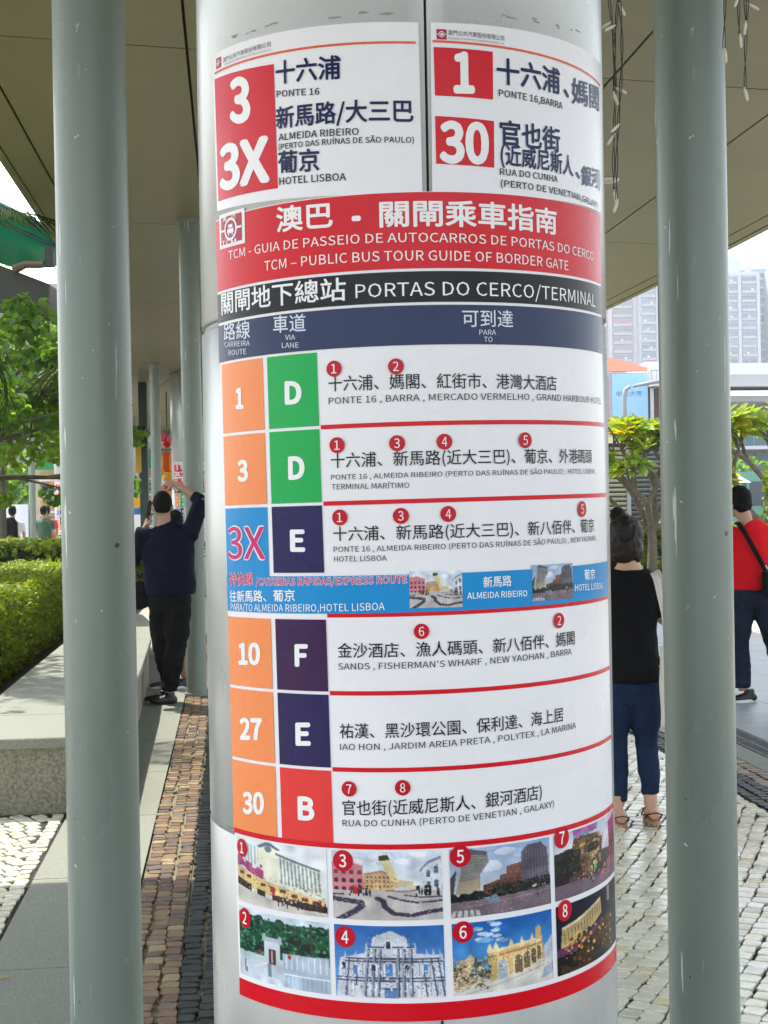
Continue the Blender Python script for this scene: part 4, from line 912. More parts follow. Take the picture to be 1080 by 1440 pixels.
# palm
def frond(mb, p0, az, el, L, droop, lw=.028, ll=.36, n=26, tone=(1, 1, 1)):
    pts = []; p = Vector(p0); e = el; ds = L/n
    for i in range(n+1):
        pts.append(p.copy()); p = p+Vector((math.cos(az)*math.cos(e), math.sin(az)*math.cos(e), math.sin(e)))*ds; e -= droop/n*(1+.8*i/n)
    mb.tube(pts, [.013*(1-.85*i/n) for i in range(n+1)], 5, tone=tone)
    for i in range(2, n+1):
        t = (pts[i]-pts[i-1]).normalized(); sd = t.cross(Vector((0, 0, 1))); sd.normalize(); up = sd.cross(t)
        f = i/n; l = ll*math.sin(math.pi*min(1, .12+f*.86))**.6
        for s_ in (-1, 1):
            for jj in (0, .5):
                o_ = pts[i-1].lerp(pts[i], jj); d = (t*.75+sd*s_*.8-Vector((0, 0, random.uniform(.12, .4)))+up*.12).normalized(); w_ = t*lw*.5
                m_ = o_+d*l*.55; e_ = o_+d*l-Vector((0, 0, l*.22)); tn = tuple(c*random.uniform(.75, 1.25) for c in tone)
                mb.add([o_-w_*.4, m_-w_, e_, m_+w_, o_+w_*.4], [(0, 1, 2, 3, 4)], tn)
pm = thing('palm_tree', 'palm tree with long drooping feather fronds at the left edge', 'palm tree', (-3.9, 11.2, .1))
mb = MB(); mb.tube([(0, 0, -.1), (0.02, 0, 1.2), (.05, .05, 2.6)], [.13, .10, .08], 14); smooth_angle(mb.build('trunk', M_bark, pm), 60)
for az, el, L, dr in ((-.12, .50, 1.75, .85), (-.55, .55, 1.6, .9), (-1.0, .9, 1.6, 1.6), (2.0, .9, 1.6, 1.3), (3.0, .8, 1.6, 1.5), (-2.2, .9, 1.5, 1.6)):
    mb = MB(); frond(mb, (.05, .05, 3.6), az, el, L, dr, tone=(.9, 1, .9)); mb.build('frond', M_palm, pm)
pm = thing('palm_tree', 'young palm whose arching frond hangs in front of the tree at the left edge', 'palm tree', (-3.55, 10.4, .1))
mb = MB(); mb.tube([(0, 0, -.1), (0.02, 0, 1.2), (.0, .05, 2.0)], [.10, .08, .06], 14); smooth_angle(mb.build('trunk', M_bark, pm), 60)
for az, el, L, dr in ((-.05, .55, 1.55, 2.5), (-.45, .65, 1.5, 2.4), (1.9, .9, 1.4, 1.6), (3.2, .9, 1.4, 1.6), (-2.0, .8, 1.2, 1.6)):
    mb = MB(); frond(mb, (0, .05, 2.7), az, el, L, dr, ll=.30, tone=(1.1, 1.2, .8)); mb.build('frond', M_palm, pm)
# hedges
def hedge(lab, poly, z0, z1, n, leaf, rs=1, lumps=.05, near=None):
    """poly: 4 corners (x,y)"""
    t = thing('clipped_hedge', lab, 'hedge', (0, 0, 0)); r = np.random.default_rng(rs); P = [np.array(p) for p in poly]
    core = MB(); c = sum(P)/4; core.prism([tuple(c+(p-c)*.94) for p in P], z0, z1-.10); core.build('dark_inner_box', mat('hedge_dark_core', (.012, .018, .006), .9), t)  # solid near-black box inside the leaves; its colour gives the hedge's inner shade
    cs = []
    L = [np.linalg.norm(P[(i+1) % 4]-P[i]) for i in range(4)]; H_ = z1-z0; areas = [L[0]*L[1]]+[l*H_ for l in L]; tot = sum(areas)
    for k, A_ in enumerate(areas):
        m_ = int(n*A_/tot)
        for _ in range(m_):
            u, v = r.uniform(), r.uniform()
            if near: u = u if k else u
            if k == 0:
                q = P[0]*(1-u)*(1-v)+P[1]*u*(1-v)+P[2]*u*v+P[3]*(1-u)*v; z = z1-.04+lumps*math.sin(q[0]*5+q[1]*3)*.5+r.normal()*.018
            else:
                q = P[k-1]*(1-u)+P[k % 4]*u; z = z0+H_*v
            cs.append((q[0], q[1], z, .075))
    leaf_mesh('foliage', [leaf_cloud(cs, 9, leaf, rs=rs, tones=[(1, 1, 1), (.75, .9, .9), (1.3, 1.2, .9), (1.5, 1.35, .8)], up=.55, shape='diamond' if n > 9000 else 'oval')], M_hedge, t); return t
hedge('clipped green hedge behind the granite bench, sunlit yellow green on top', [LA(-1.88, 9.6, 0, False)[:2], LA(-4.9, 9.6, 0, False)[:2], LA(-4.9, 19.5, 0, False)[:2], LA(-1.95, 19.5, 0, False)[:2]], .18, .90, 9500, .062, rs=11)
hedge('darker far hedge running behind the clipped hedge by the bench', [(-4.9, 24), (-9.5, 24), (-9.5, 27), (-4.3, 27)], 0, 1.05, 2600, .10, rs=12)
hedge('bright hedge behind the woman in black under the right tree', [(5.3, 30.0), (9.6, 30.0), (9.6, 31.6), (5.3, 31.6)], 0, 1.0, 3000, .12, rs=13)
# upright shrub at the right edge
cs = []
for _ in range(420):
    a_, z_ = random.uniform(0, 6.28), random.uniform(.1, 2.0); rr = .36*(1-.25*z_/2.3)*random.uniform(.7, 1); cs.append((math.cos(a_)*rr, math.sin(a_)*rr, z_, .12))
sh = thing('columnar_shrub', 'tall clipped shrub at the right edge behind the person in red', 'shrub', (6.38, 22.5, 0))
mb = MB(); mb.tube([(0, 0, 0), (0, 0, 2.0)], [.05, .02], 8); mb.build('stem', M_bark, sh)
leaf_mesh('foliage', [leaf_cloud(cs, 16, .085, rs=21, tones=[(1, 1, 1), (.7, .8, .7)], up=.3)], M_hedge, sh)
# lawn
lawn = MB(); lawn.add([(4.4, 23.5, .015), (16, 23.5, .015), (16, 44, .015), (4.4, 44, .015)], [(0, 1, 2, 3)]); lo = lawn.build('lawn', mat('turf', (.09, .15, .03), .9, var=.3, vscale=6, bump=.6, bscale=80), kind='structure')
r = np.random.default_rng(5); N = 26000
P = np.stack([r.uniform(4.5, 9.5, N), r.uniform(23.6, 30, N), np.full(N, .015)], 1); hgt = r.uniform(.04, .09, N)[:, None]; d = r.normal(size=(N, 3))*.4; d[:, 2] = 1; a_ = r.uniform(0, 6.28, N); wv = np.stack([np.cos(a_), np.sin(a_), 0*a_], 1)*.006
Vv = np.stack([P-wv, P+wv, P+d*hgt], 1).reshape(-1, 3); leaf_mesh('grass', [(Vv, 3, np.repeat(np.ones((N, 3))*r.uniform(.7, 1.5, (N, 1)), 3, axis=0))], M_grass, None, kind='stuff')
kb = MB(); kb.box(4.25, 23.3, -.02, 16, 23.48, .13); me = kb.mesh('lawn_kerb', M_granite); bevel(me, .012, 1); link('lawn_kerb', me, kind='structure')
# plumeria
def plumeria(lab, base, forks, leafL=.26, rs=1):
    """forks: nested list of (dx,dy,dz,[children])"""
    t = thing('plumeria_tree', lab, 'tree', base, group=None); rnd = random.Random(rs); br = MB(); lv = MB()
    def rosette(p, d):
        d = d.normalized(); n = rnd.randint(14, 19); s0 = d.cross(Vector((.3, .2, 1)) if abs(d.z) < .95 else Vector((1, 0, 0))).normalized(); s1 = d.cross(s0)
        tone0 = rnd.choice([(1, 1, 1), (1.25, 1.15, .8), (1.5, 1.3, .7), (.85, .95, .8), (1.9, 1.3, .5)])
        for k in range(n):
            az = 6.283*k/n*1.62+rnd.uniform(-.3, .3); el = rnd.uniform(.1, .95); o = (s0*math.cos(az)+s1*math.sin(az))
            dv = (o*math.cos(el)+d*math.sin(el)).normalized(); L = leafL*rnd.uniform(.75, 1.2); sd = dv.cross(d).normalized(); nn = sd.cross(dv); q = p-d*rnd.uniform(0, .08); w_ = L*.17
            c = [q, q+dv*L*.28+sd*w_*.6+nn*.02, q+dv*L*.62+sd*w_-Vector((0, 0, L*.05)), q+dv*L*.86+sd*w_*.55-Vector((0, 0, L*.14)), q+dv*L-Vector((0, 0, L*.22))]
            c2 = [c[3]-sd*w_*1.1, c[2]-sd*w_*2, c[1]-sd*w_*1.2]; mid = [q+dv*L*.28-nn*.012, q+dv*L*.62-Vector((0, 0, L*.09))-nn*.012]
            tone = tuple(x*rnd.uniform(.8, 1.25) for x in tone0)
            lv.add([c[0], c[1], c[2], c[3], c[4], c2[0], c2[1], c2[2], mid[0], mid[1]], [(0, 8, 1), (8, 9, 2, 1), (9, 4, 3, 2), (0, 7, 8), (7, 6, 9, 8), (6, 5, 4, 9)], tone)
    def grow(p, ks, r0):
        for dx, dy, dz, ch in ks:
            e = p+Vector((dx, dy, dz)); r1 = r0*.72; limb(br, p, e, r0, r1, .07, 5)
            if ch: grow(e, ch, r1)
            else:
                for q in range(rnd.randint(3, 4)):
                    d = Vector((dx*.5+rnd.uniform(-.25, .25), dy*.5+rnd.uniform(-.25, .25), .35+rnd.uniform(0, .2)))*rnd.uniform(.7, 1.1)
                    limb(br, e, e+d, r1*.8, r1*.5, .1, 3); rosette(e+d, d)
    grow(Vector((0, 0, -.03)), forks, .11)
    smooth_angle(br.build('trunk', M_bark, t), 60); lv.build('crown', M_plum, t); return t
F_ = lambda *c: list(c)
plumeria('low spreading plumeria tree with bright leaf rosettes behind the woman in black', (5.15, 27.5, .02),
  [(.02, 0, 1.05, [(-.30, .1, .62, [(-.45, 0, .5, [(-.25, 0, .32, []), (.08, .3, .36, [])]), (-.1, -.3, .6, [(-.2, -.1, .3, []), (.18, 0, .32, [])])]),
                   (.22, -.1, .55, [(.12, .2, .62, [(-.18, .2, .28, []), (.18, 0, .28, [])]), (.55, -.1, .42, [(.12, .1, .42, []), (.38, 0, .22, [])])]),
                   (-.55, 0, .30, [(-.3, .1, .35, [(-.1, 0, .3, []), (-.3, .1, .1, [])])]), (.5, .1, .12, [(.35, 0, .3, [(.0, 0, .35, []), (.3, 0, .1, [])])]), (-.15, -.4, .5, [(-.3, -.1, .3, []), (.2, 0, .35, [(-.1, 0, .3, []), (.3, 0, .2, [])])]), (.1, .3, .9, [(.3, 0, .45, []), (-.2, 0, .5, [(-.2, 0, .2, []), (.2, 0, .2, [])])])])], rs=3, leafL=.34)
plumeria('plumeria tree with forking bare limbs reaching in from the right edge', (7.1, 24.0, .02),
  [(-.1, 0, .75, [(-.75, 0, .55, [(-.50, 0, .50, [(-.35, .1, .28, []), (-.1, -.2, .38, [])]), (-.3, .2, .75, [(-.25, 0, .4, []), (.1, 0, .4, [])]), (-.35, -.2, .1, [(-.25, 0, .2, [])])]),
                   (-.35, .2, .9, [(-.45, 0, .6, [(-.35, 0, .2, []), (-.05, .2, .32, [])]), (.05, 0, .62, [(-.15, 0, .3, []), (.2, 0, .3, [])])]), (.3, 0, .9, [(.2, 0, .5, []), (.4, 0, .3, [])])])], rs=9, leafL=.34)

# ================================================================ STRING LIGHTS
M_wire = mat('dark_green_wire', (.012, .02, .014), .5); M_bulb = mat('clear_bulb', (.88, .84, .70), .2)
def icicle(lab, x, y, strands, ztop=CZ-.001):
    t = thing('string_lights', lab, 'string lights', (x, y, ztop)); rnd = random.Random(int(x*100)); up = MB()
    for dx, dy, z0, zb, loop in strands:
        n = int((z0-zb)/.022); mid = rnd.uniform(.3, .6)
        for ph in (0, math.pi):
            pts = []
            for i in range(n+1):
                f = i/n; wob = .014*math.sin(f*7+dx*90)+.008*math.sin(f*17+dx*50); a = f*n*.75+ph
                pts.append((dx*min(1, f*2.5)+wob+.0026*math.cos(a), dy+.0032*math.sin(a)+.006*math.sin(f*11), z0-ztop-(z0-zb)*f))
            up.tube(pts, .0012, 5)
        for f in loop+[1.0]:
            i = min(n, int(f*n)); p = Vector(pts[i]); sd = rnd.choice((-1, 1))*rnd.uniform(.2, 1); d = Vector((sd, rnd.uniform(-.4, .4), -.5 if f < 1 else -3)).normalized()
            b_ = MB(); b_.tube([p, p+d*.006, p+d*.009, p+d*.030, p+d*.034], [.002, .0024, .0040, .0036, .0012], 8); b_.build('bulb', M_bulb, t, smooth=True)
    up.build('wire', M_wire, t)
icicle('tangled string of small clear bulbs hanging right of the poster pillar', .535, 3.35, [(.012, 0, CZ, 2.33, [.62, .70, .78, .86, .93]), (-.012, .01, CZ, 2.51, [.75, .88, .95]), (.03, 0, CZ, 2.56, [.66, .8, .9]), (-.02, 0, CZ, 2.40, [.7, .85]), (.022, -.01, CZ, 2.305, [.66, .74, .9]), (-.03, .01, CZ, 2.66, [.83])])
icicle('short string of clear bulbs hanging right of the right foreground column', .845, 3.35, [(.016, 0, CZ, 2.565, [.7, .88]), (-.014, .01, CZ, 2.66, [.82, .92]), (.004, 0, CZ, 2.69, [.8, .95]), (.035, 0, CZ, 2.72, [.85])])
# ================================================================ PEOPLE
def person(lab, loc, rot, build, group=None, scale=1.0):
    t = thing('person', lab, 'person', loc, rot, group); t.scale = (scale,)*3; build(t); return t
def T(mb, pts, rad, side=(1, 0, 0), n=12):
    mb.tube(pts, rad, n, side=side)
    return mb
def hand(mb, wrist, d, palmn, L=.18, curl=.6, r=.0088, spread=.15, thumb=1):
    """palm and five separate bent fingers; d finger direction, palmn palm normal"""
    w_ = Vector(wrist); d = Vector(d).normalized(); pn = Vector(palmn); pn = (pn-d*pn.dot(d)).normalized(); sd = d.cross(pn)
    pl = L*.52; mb.tube([w_-d*.03, w_, w_+d*pl*.5, w_+d*pl*.95, w_+d*pl*1.05], [(.022, .026), (.021, .030), (.017, .040), (.015, .040), (.010, .036)], 10, side=pn)
    for i, (o, ln) in enumerate(((-.030, .80), (-.010, .92), (.010, .86), (.029, .68))):
        p = w_+d*pl*.85+sd*o; dd = (d+sd*o*spread*20).normalized(); pts = [p]; a = 0; sl = L*.48*ln/3
        for k in range(3): a += curl*(.5+.4*k); q = dd*math.cos(a)+pn*math.sin(a); pts.append(pts[-1]+q*sl*(1.15 if k == 0 else .95))
        mb.tube(pts, [r*1.05, r, r*.92, r*.75], 7)
    p = w_+d*pl*.25-sd*.026*thumb; q = (d*.6-sd*thumb*.75+pn*.35).normalized(); mb.tube([p, p+q*.035, p+q*.06+d*.012, p+q*.07+d*.036], [.013, .0115, .0105, .008], 8)
def head(mb, c, yaw=0, tilt=0, r=(.076, .096, .118)):
    """head facing local +Y, with jaw, nose, ears and neck stub"""
    M_ = Matrix.Rotation(yaw, 3, 'Z') @ Matrix.Rotation(tilt, 3, 'X'); c = Vector(c)
    def E_(o, rr): mb.ell(c+M_ @ Vector(o), rr, 14, 10, M_)
    E_((0, -.008, .02), (r[0], r[1], r[2]*.86)); E_((0, .03, -.045), (r[0]*.72, r[1]*.62, .062)); E_((0, .092, -.018), (.014, .02, .024)); E_((0, .074, .02), (.05, .02, .014)); E_((0, .080, -.052), (.024, .012, .010))
    for s_ in (-1, 1): E_((s_*.078, -.002, -.012), (.012, .020, .032))
    return M_
def hair(mb, c, M_, style, r=(.076, .096, .118)):
    c = Vector(c)
    def E_(o, rr): mb.ell(c+M_ @ Vector(o), rr, 16, 12, M_)
    if style == 'crop': E_((0, -.016, .030), (r[0]+.004, r[1]+.002, r[2]*.84)); E_((0, -.035, -.012), (.068, .064, .055))
    if style == 'full': E_((0, -.016, .034), (r[0]+.012, r[1]+.012, r[2]*.90)); E_((0, -.040, -.020), (.080, .068, .066)); E_((.02, .02, .10), (.055, .06, .035))
    if style == 'bob':
        E_((0, -.014, .034), (r[0]+.020, r[1]+.018, r[2]*.94)); E_((0, -.036, -.030), (.090, .078, .082)); E_((-.055, .0, -.045), (.036, .055, .060)); E_((.055, .0, -.045), (.036, .055, .060)); E_((0, -.05, -.075), (.062, .05, .045))
def finish(mb, name, m, parent, vox=.009, sm=3, disp=0, ds=6): return link(name, remeshed(mb, vox, sm, disp, ds, m), parent)
def remeshed(mb, vox, sm, disp, ds, m): me = remesh(mb, vox, sm, disp, ds); me.materials.clear(); me.materials.append(m); return me
def shoe(t, toe, heel, h=.075, sole=True, m=None, w_=.042):
    """low shoe from heel to toe on the floor"""
    a, b = Vector(heel), Vector(toe); d = (b-a).normalized(); sd = d.cross(Vector((0, 0, 1))).normalized(); mb = MB(); L = (b-a).length
    mb.tube([a-d*.012, a+d*.02, a+d*L*.35, a+d*L*.62, a+d*L*.85, b, b+d*.012], [(w_*.5, .02), (w_*.78, .043), (w_*.85, .045), (w_*1.0, .034), (w_*.95, .026), (w_*.7, .02), (w_*.35, .012)], 12, side=sd)
    for i in range(len(mb.v)): v = mb.v[i]; mb.v[i] = (v[0], v[1], v[2]+.028)
    mb.tube([a+d*.045+Vector((0, 0, .05)), a+d*.05+Vector((0, 0, h+.02))], [(w_*.8, .042), (w_*.74, .042)], 12, side=sd)
    o = finish(mb, 'shoe', m or M_blackrub, t, .007, 2)
    if sole:
        s_ = MB(); pts = []
        for k in range(20):
            u = 2*math.pi*k/20; x = L/2*math.cos(u)*1.08+L/2; y = (w_*1.05 if math.cos(u) > -.2 else w_*.86)*math.sin(u); p = a+d*x+sd*y; pts.append((p.x, p.y))
        z = min(a.z, b.z); s_.prism(pts, z-.012, z+.018); s_.build('sole', M_rubber, t)
    return o
def leg(mb, hip, knee, ank, r=(.098, .066, .046)):
    h, k, a = Vector(hip), Vector(knee), Vector(ank)
    mb.tube([h, h.lerp(k, .35), h.lerp(k, .75), k, k.lerp(a, .3), k.lerp(a, .7), a], [r[0], r[0]*.96, r[1]*1.18, r[1], r[1]*1.02, r[2]*1.12, r[2]], 14)
def pelvis(mb, c, w_=.165, d_=.125, h=.20): c = Vector(c); mb.tube([c+Vector((0, 0, -.09)), c+Vector((0, 0, -.02)), c+Vector((0, 0, h*.6)), c+Vector((0, 0, h))], [(w_*.86, d_*.8), (w_, d_), (w_*.96, d_*.92), (w_*.92, d_*.86)], 18, side=(1, 0, 0))
def torso(mb, prof): mb.tube([p for p, _, _ in prof], [(a, b) for _, a, b in prof], 20, side=(1, 0, 0))

# ---- man in navy, back to us, right arm raised against the column, phone at his left ear
def man(t):
    hc = (-.035, -.02, 1.615)
    b = MB(); M_ = head(b, hc, .18, -.12); b.tube([(-.03, -.02, 1.42), (-.032, -.015, 1.56)], [.064, .058], 12)
    b.tube([(0, 0, 1.30), (-.01, 0, 1.44)], [(.16, .09), (.09, .07)], 14, side=(1, 0, 0))
    # right arm (image right): shoulder, raised elbow, forearm back up to the left
    sh, el, wr = (.185, -.01, 1.395), (.262, .10, 1.655), (.045, .20, 1.800)
    b.tube([sh, el], [.046, .042], 12); b.tube([el, Vector(el).lerp(Vector(wr), .35), wr], [.042, .039, .027], 12); hand(b, wr, (-.85, .1, .10), (.1, .6, -.7), curl=.55, thumb=-1)
    # left arm: elbow out, phone at the ear
    sl, e2, w2 = (-.195, -.01, 1.39), (-.30, .05, 1.15), (-.190, .03, 1.44)
    b.tube([sl, e2], [.046, .042], 12); b.tube([e2, Vector(e2).lerp(Vector(w2), .4), w2], [.042, .038, .027], 12); hand(b, w2, (.30, .05, 1.0), (.95, .2, -.2), curl=.45, thumb=1)
    leg(b, (.07, 0, .9), (.045, .01, .50), (-.015, 0, .10), (.085, .052, .036)); leg(b, (-.06, .05, .9), (-.08, .16, .50), (-.05, .13, .10), (.085, .052, .036))
    b.tube([(0, 0, .80), (0, 0, 1.0), (0, 0, 1.32)], [(.14, .10), (.15, .10), (.15, .09)], 14, side=(1, 0, 0))
    finish(b, 'body', M_skin, t, .0085)
    h = MB(); hair(h, hc, M_, 'crop'); finish(h, 'hair', M_hair, t, .009, 2, .002, 40)
    s_ = MB(); torso(s_, [((.015, .0, .895), .200, .150), ((.012, 0, .98), .212, .162), ((.01, .0, 1.10), .208, .158), ((.005, .0, 1.22), .212, .150), ((0, 0, 1.32), .215, .135), ((-.005, 0, 1.41), .185, .11), ((-.015, -.005, 1.465), .10, .078), ((-.02, -.008, 1.485), .068, .066)])
    e_ = Vector(el); s_.tube([(.12, 0, 1.35), sh, Vector(sh).lerp(e_, .55), e_], [.085, .080, .068, .060], 14); s_.tube([e_, e_.lerp(Vector(wr), .30)], [.060, .050], 14)
    e_ = Vector(e2); s_.tube([(-.12, 0, 1.35), sl, Vector(sl).lerp(e_, .6), e_], [.085, .080, .066, .060], 14); s_.tube([e_, e_.lerp(Vector(w2), .62)], [.060, .048], 14)
    finish(s_, 'long_sleeved_top', M_navycloth, t, .010, 3, .010, 7)
    p = MB(); pelvis(p, (.005, .01, .86), .185, .145, .12); leg(p, (.075, 0, .86), (.055, .01, .50), (-.012, 0, .12), (.112, .086, .066)); leg(p, (-.065, .04, .86), (-.085, .12, .52), (-.03, .14, .16), (.110, .082, .064))
    finish(p, 'trousers', M_blackcloth, t, .011, 3, .011, 9)
    shoe(t, (-.155, -.03, .012), (.035, .04, .012), sole=False); shoe(t, (-.22, .10, .012), (-.02, .15, .012), sole=True)
MX, MY = -1.76, 11.55
person('man in navy long sleeved top leaning an arm on a column while phoning', (MX, MY, 0), 0, man)
ph = MB(); ph.box(-.037, -.005, -.075, .037, .005, .075); me = ph.mesh('phone', M_phone); bevel(me, .004, 2); o = link('mobile_phone', me, None, 'black mobile phone held at the ear of the man in navy', 'phone', loc=(MX-.146, MY+.0, 1.59)); o.rotation_euler = (math.radians(8), math.radians(14), math.radians(80))
bg_ = MB(); bg_.tube([(0, -.05, -.09), (0, -.02, -.10), (0, .08, -.10), (0, .11, -.09)], [(.05, .02), (.11, .12), (.11, .12), (.05, .02)], 12, side=(1, 0, 0)); me = remeshed(bg_, .012, 4, .004, 10, M_blackcloth)
sb = thing('sling_bag', 'black sling bag hanging at the left hip of the man in navy', 'bag', (MX-.24, MY+.02, 1.0)); link('pouch', me, sb)

# ---- second person mostly behind him
def man2(t):
    b = MB(); hc = (0, 0, 1.57); M_ = head(b, hc, .3, 0); b.tube([(0, 0, 1.40), (0, 0, 1.5)], .055, 12); b.tube([(0, 0, .8), (0, 0, 1.38)], [(.14, .1), (.16, .09)], 12, side=(1, 0, 0))
    leg(b, (.07, 0, .86), (.075, .0, .47), (.08, .02, .09), (.085, .055, .038)); leg(b, (-.08, 0, .86), (-.09, .02, .47), (-.10, .05, .09), (.085, .055, .038))
    for s_ in (-1, 1): w_ = (s_*.20, .22, 1.08); b.tube([(s_*.18, 0, 1.34), (s_*.22, .03, 1.08)], [.045, .038], 10); b.tube([(s_*.22, .03, 1.08), w_], [.038, .026], 10); hand(b, w_, (0, 1, .2), (-s_, 0, 0), thumb=s_)
    finish(b, 'body', M_skin, t, .0095); h = MB(); hair(h, hc, M_, 'full'); finish(h, 'hair', M_hair, t, .01, 2, .004, 30)
    s_ = MB(); torso(s_, [((0, 0, .86), .17, .13), ((0, 0, 1.1), .175, .13), ((0, 0, 1.32), .19, .12), ((0, 0, 1.42), .08, .07)])
    for q in (-1, 1): s_.tube([(q*.12, 0, 1.34), (q*.18, 0, 1.33), (q*.215, .02, 1.16)], [.075, .072, .06], 12)
    finish(s_, 'shirt', M_greycloth, t, .011, 3, .008, 8)
    p = MB(); pelvis(p, (0, 0, .84), .165, .13, .12); p.tube([(.085, 0, .84), (.08, 0, .50)], [.105, .095], 14); p.tube([(-.085, 0, .84), (-.095, .01, .50)], [.105, .095], 14); finish(p, 'shorts', M_blackcloth, t, .011, 3, .008, 8)
    shoe(t, (-.09, -.10, .012), (.10, .02, .012)); shoe(t, (-.24, -.02, .012), (-.06, .06, .012))
person('person in grey shirt and black shorts mostly hidden behind the man in navy', (-1.865, 12.6, 0), .1, man2, scale=.93)

# ---- woman in black tee with tote bag
WX, WY = 1.190, 6.95
def woman(t):
    hc = (-.012, .015, 1.392)
    b = MB(); M_ = head(b, hc, -.35, -.35, (.070, .088, .108)); b.tube([(0, -.015, 1.22), (-.005, 0, 1.35)], [.056, .052], 12); b.tube([(0, -.01, 1.18), (0, -.01, 1.285)], [(.14, .075), (.06, .05)], 14, side=(1, 0, 0))
    for s_, el, wr in ((1, (.212, .0, .985), (.14, .18, 1.04)), (-1, (-.21, .02, .98), (-.08, .22, 1.08))):
        b.tube([(s_*.155, -.005, 1.22), el], [.040, .034], 12); b.tube([el, wr], [.034, .023], 12); hand(b, wr, (-s_*.4, .8, .4), (0, .3, .8), L=.165, curl=.7, thumb=-s_)
    leg(b, (.072, 0, .76), (.076, .02, .42), (.089, -.01, .10), (.068, .040, .032)); leg(b, (-.072, 0, .76), (-.070, .04, .42), (-.063, .03, .10), (.068, .040, .032))
    b.tube([(0, 0, .7), (0, 0, 1.2)], [(.13, .09), (.13, .07)], 12, side=(1, 0, 0))
    # feet in sandals, toes away from us
    for x, y, z in ((.100, -.02, .065), (-.058, .0, .045)):
        b.tube([(x, y-.035, z), (x, y+.01, z+.012), (x+.008, y+.10, z-.008), (x+.012, y+.17, z-.016), (x+.014, y+.195, z-.018)], [(.022, .024), (.030, .034), (.036, .024), (.040, .014), (.03, .009)], 12, side=(1, 0, 0)); b.tube([(x-.012, y-.005, z+.02), (x-.018, y+.0, .16)], [.026, .030], 10)
    finish(b, 'body', mat('warm_skin', (.50, .29, .19), .5, var=.08, vscale=12), t, .0075)
    h = MB(); hair(h, hc, M_, 'bob', (.070, .088, .108)); finish(h, 'hair', mat('dark_brown_hair', (.016, .010, .008), .48, spec=.22, bump=.9, bscale=110, stretch=(1, 1, .15)), t, .008, 2, .006, 26)
    s_ = MB(); torso(s_, [((.0, 0, .715), .152, .128), ((0, 0, .80), .150, .124), ((0, 0, .95), .132, .110), ((0, 0, 1.08), .140, .110), ((0, -.003, 1.18), .158, .10), ((0, -.005, 1.245), .130, .085), ((0, -.008, 1.268), .085, .065)])
    for q in (1, -1): s_.tube([(q*.10, 0, 1.19), (q*.155, 0, 1.19), (q*.195, .0, 1.04)], [.062, .062, .056], 14)
    finish(s_, 'black_tee', M_blackcloth, t, .0085, 3, .007, 9)
    p = MB(); pelvis(p, (0, 0, .70), .138, .108, .05); leg(p, (.072, 0, .70), (.076, .02, .42), (.090, -.01, .165), (.088, .058, .044)); leg(p, (-.072, 0, .70), (-.070, .04, .42), (-.064, .02, .125), (.088, .058, .044))
    finish(p, 'cropped_jeans', M_denim, t, .009, 3, .008, 10)
    tg = MB(); tg.box(.115, -.135, .80, .145, -.133, .805); tg.build('hem_tag', M_canvas, t)
    for x, y, z in ((.100, -.02, .040), (-.058, .0, .022)):
        so = MB(); pts = []
        for k in range(22):
            u = 2*math.pi*k/22; yy = y+.075+.125*math.sin(u); xx = x+.006+(.042 if math.sin(u) > -.2 else .034)*math.cos(u); pts.append((xx, yy))
        so.prism(pts, z-.026, z-.002); me = so.mesh('sandal_sole', M_sandal); bevel(me, .004, 1); link('sandal_sole', me, t)
        sp = MB(); pr = [(x-.036, y+.03, z), (x-.034, y-.02, z+.03), (x, y-.055, z+.045), (x+.036, y-.02, z+.03), (x+.038, y+.03, z)]; sp.tube(pr, [(.006, .003)]*5, 6); sp.tube([(x-.04, y+.11, z), (x-.03, y+.12, z+.03), (x+.006, y+.125, z+.040), (x+.042, y+.12, z+.03), (x+.05, y+.11, z)], [(.016, .003)]*5, 6, side=(0, 1, 0)); sp.build('sandal_strap', mat('maroon_strap', (.12, .015, .018), .5), t, smooth=True)
person('woman in black tee and cropped jeans looking down, seen from behind', (WX, WY, .0), 0, woman)
tb = thing('tote_bag', 'cream canvas tote bag with black characters on the woman in black', 'bag', (WX+.150, WY-.065, .76))
m_ = MB(); n = 12
for side_ in (0, 1):
    for i in range(n+1):
        for j in range(13):
            v_ = j/12; u_ = i/n; x = -.035+(.135-.015*v_)*u_; bul = .022*math.sin(math.pi*u_)*math.sin(math.pi*min(1, .15+v_*.8)); z = -.25+.39*v_-.012*math.sin(math.pi*u_)*(1 if j == 12 else 0)
            m_.v.append((x+.003*math.sin(v_*9), -.105-bul if side_ == 0 else -.085+bul, z+.004*math.sin(u_*7)))
k = 13; N_ = (n+1)*k
m_.f = [(i*k+j, (i+1)*k+j, (i+1)*k+j+1, i*k+j+1) for i in range(n) for j in range(12)]+[(N_+i*k+j, N_+i*k+j+1, N_+(i+1)*k+j+1, N_+(i+1)*k+j) for i in range(n) for j in range(12)]
m_.f += [(j, j+1, N_+j+1, N_+j) for j in range(12)]+[(n*k+j, N_+n*k+j, N_+n*k+j+1, n*k+j+1) for j in range(12)]+[(i*k, N_+i*k, N_+(i+1)*k, (i+1)*k) for i in range(n)]
link('bag_body', m_.mesh('bag_body', M_canvas, True), tb)
st = MB(); st.tube([(-.055, -.075, .492), (-.045, -.10, .46), (-.015, -.125, .3), (.0, -.112, .13)], [(.016, .003)]*4, 8, side=(1, 0, 0)); st.tube([(-.03, -.03, .50), (.03, -.08, .35), (.055, -.11, .13)], [(.014, .003)]*3, 8, side=(1, 0, 0)); st.build('strap', M_canvas, tb, smooth=True)
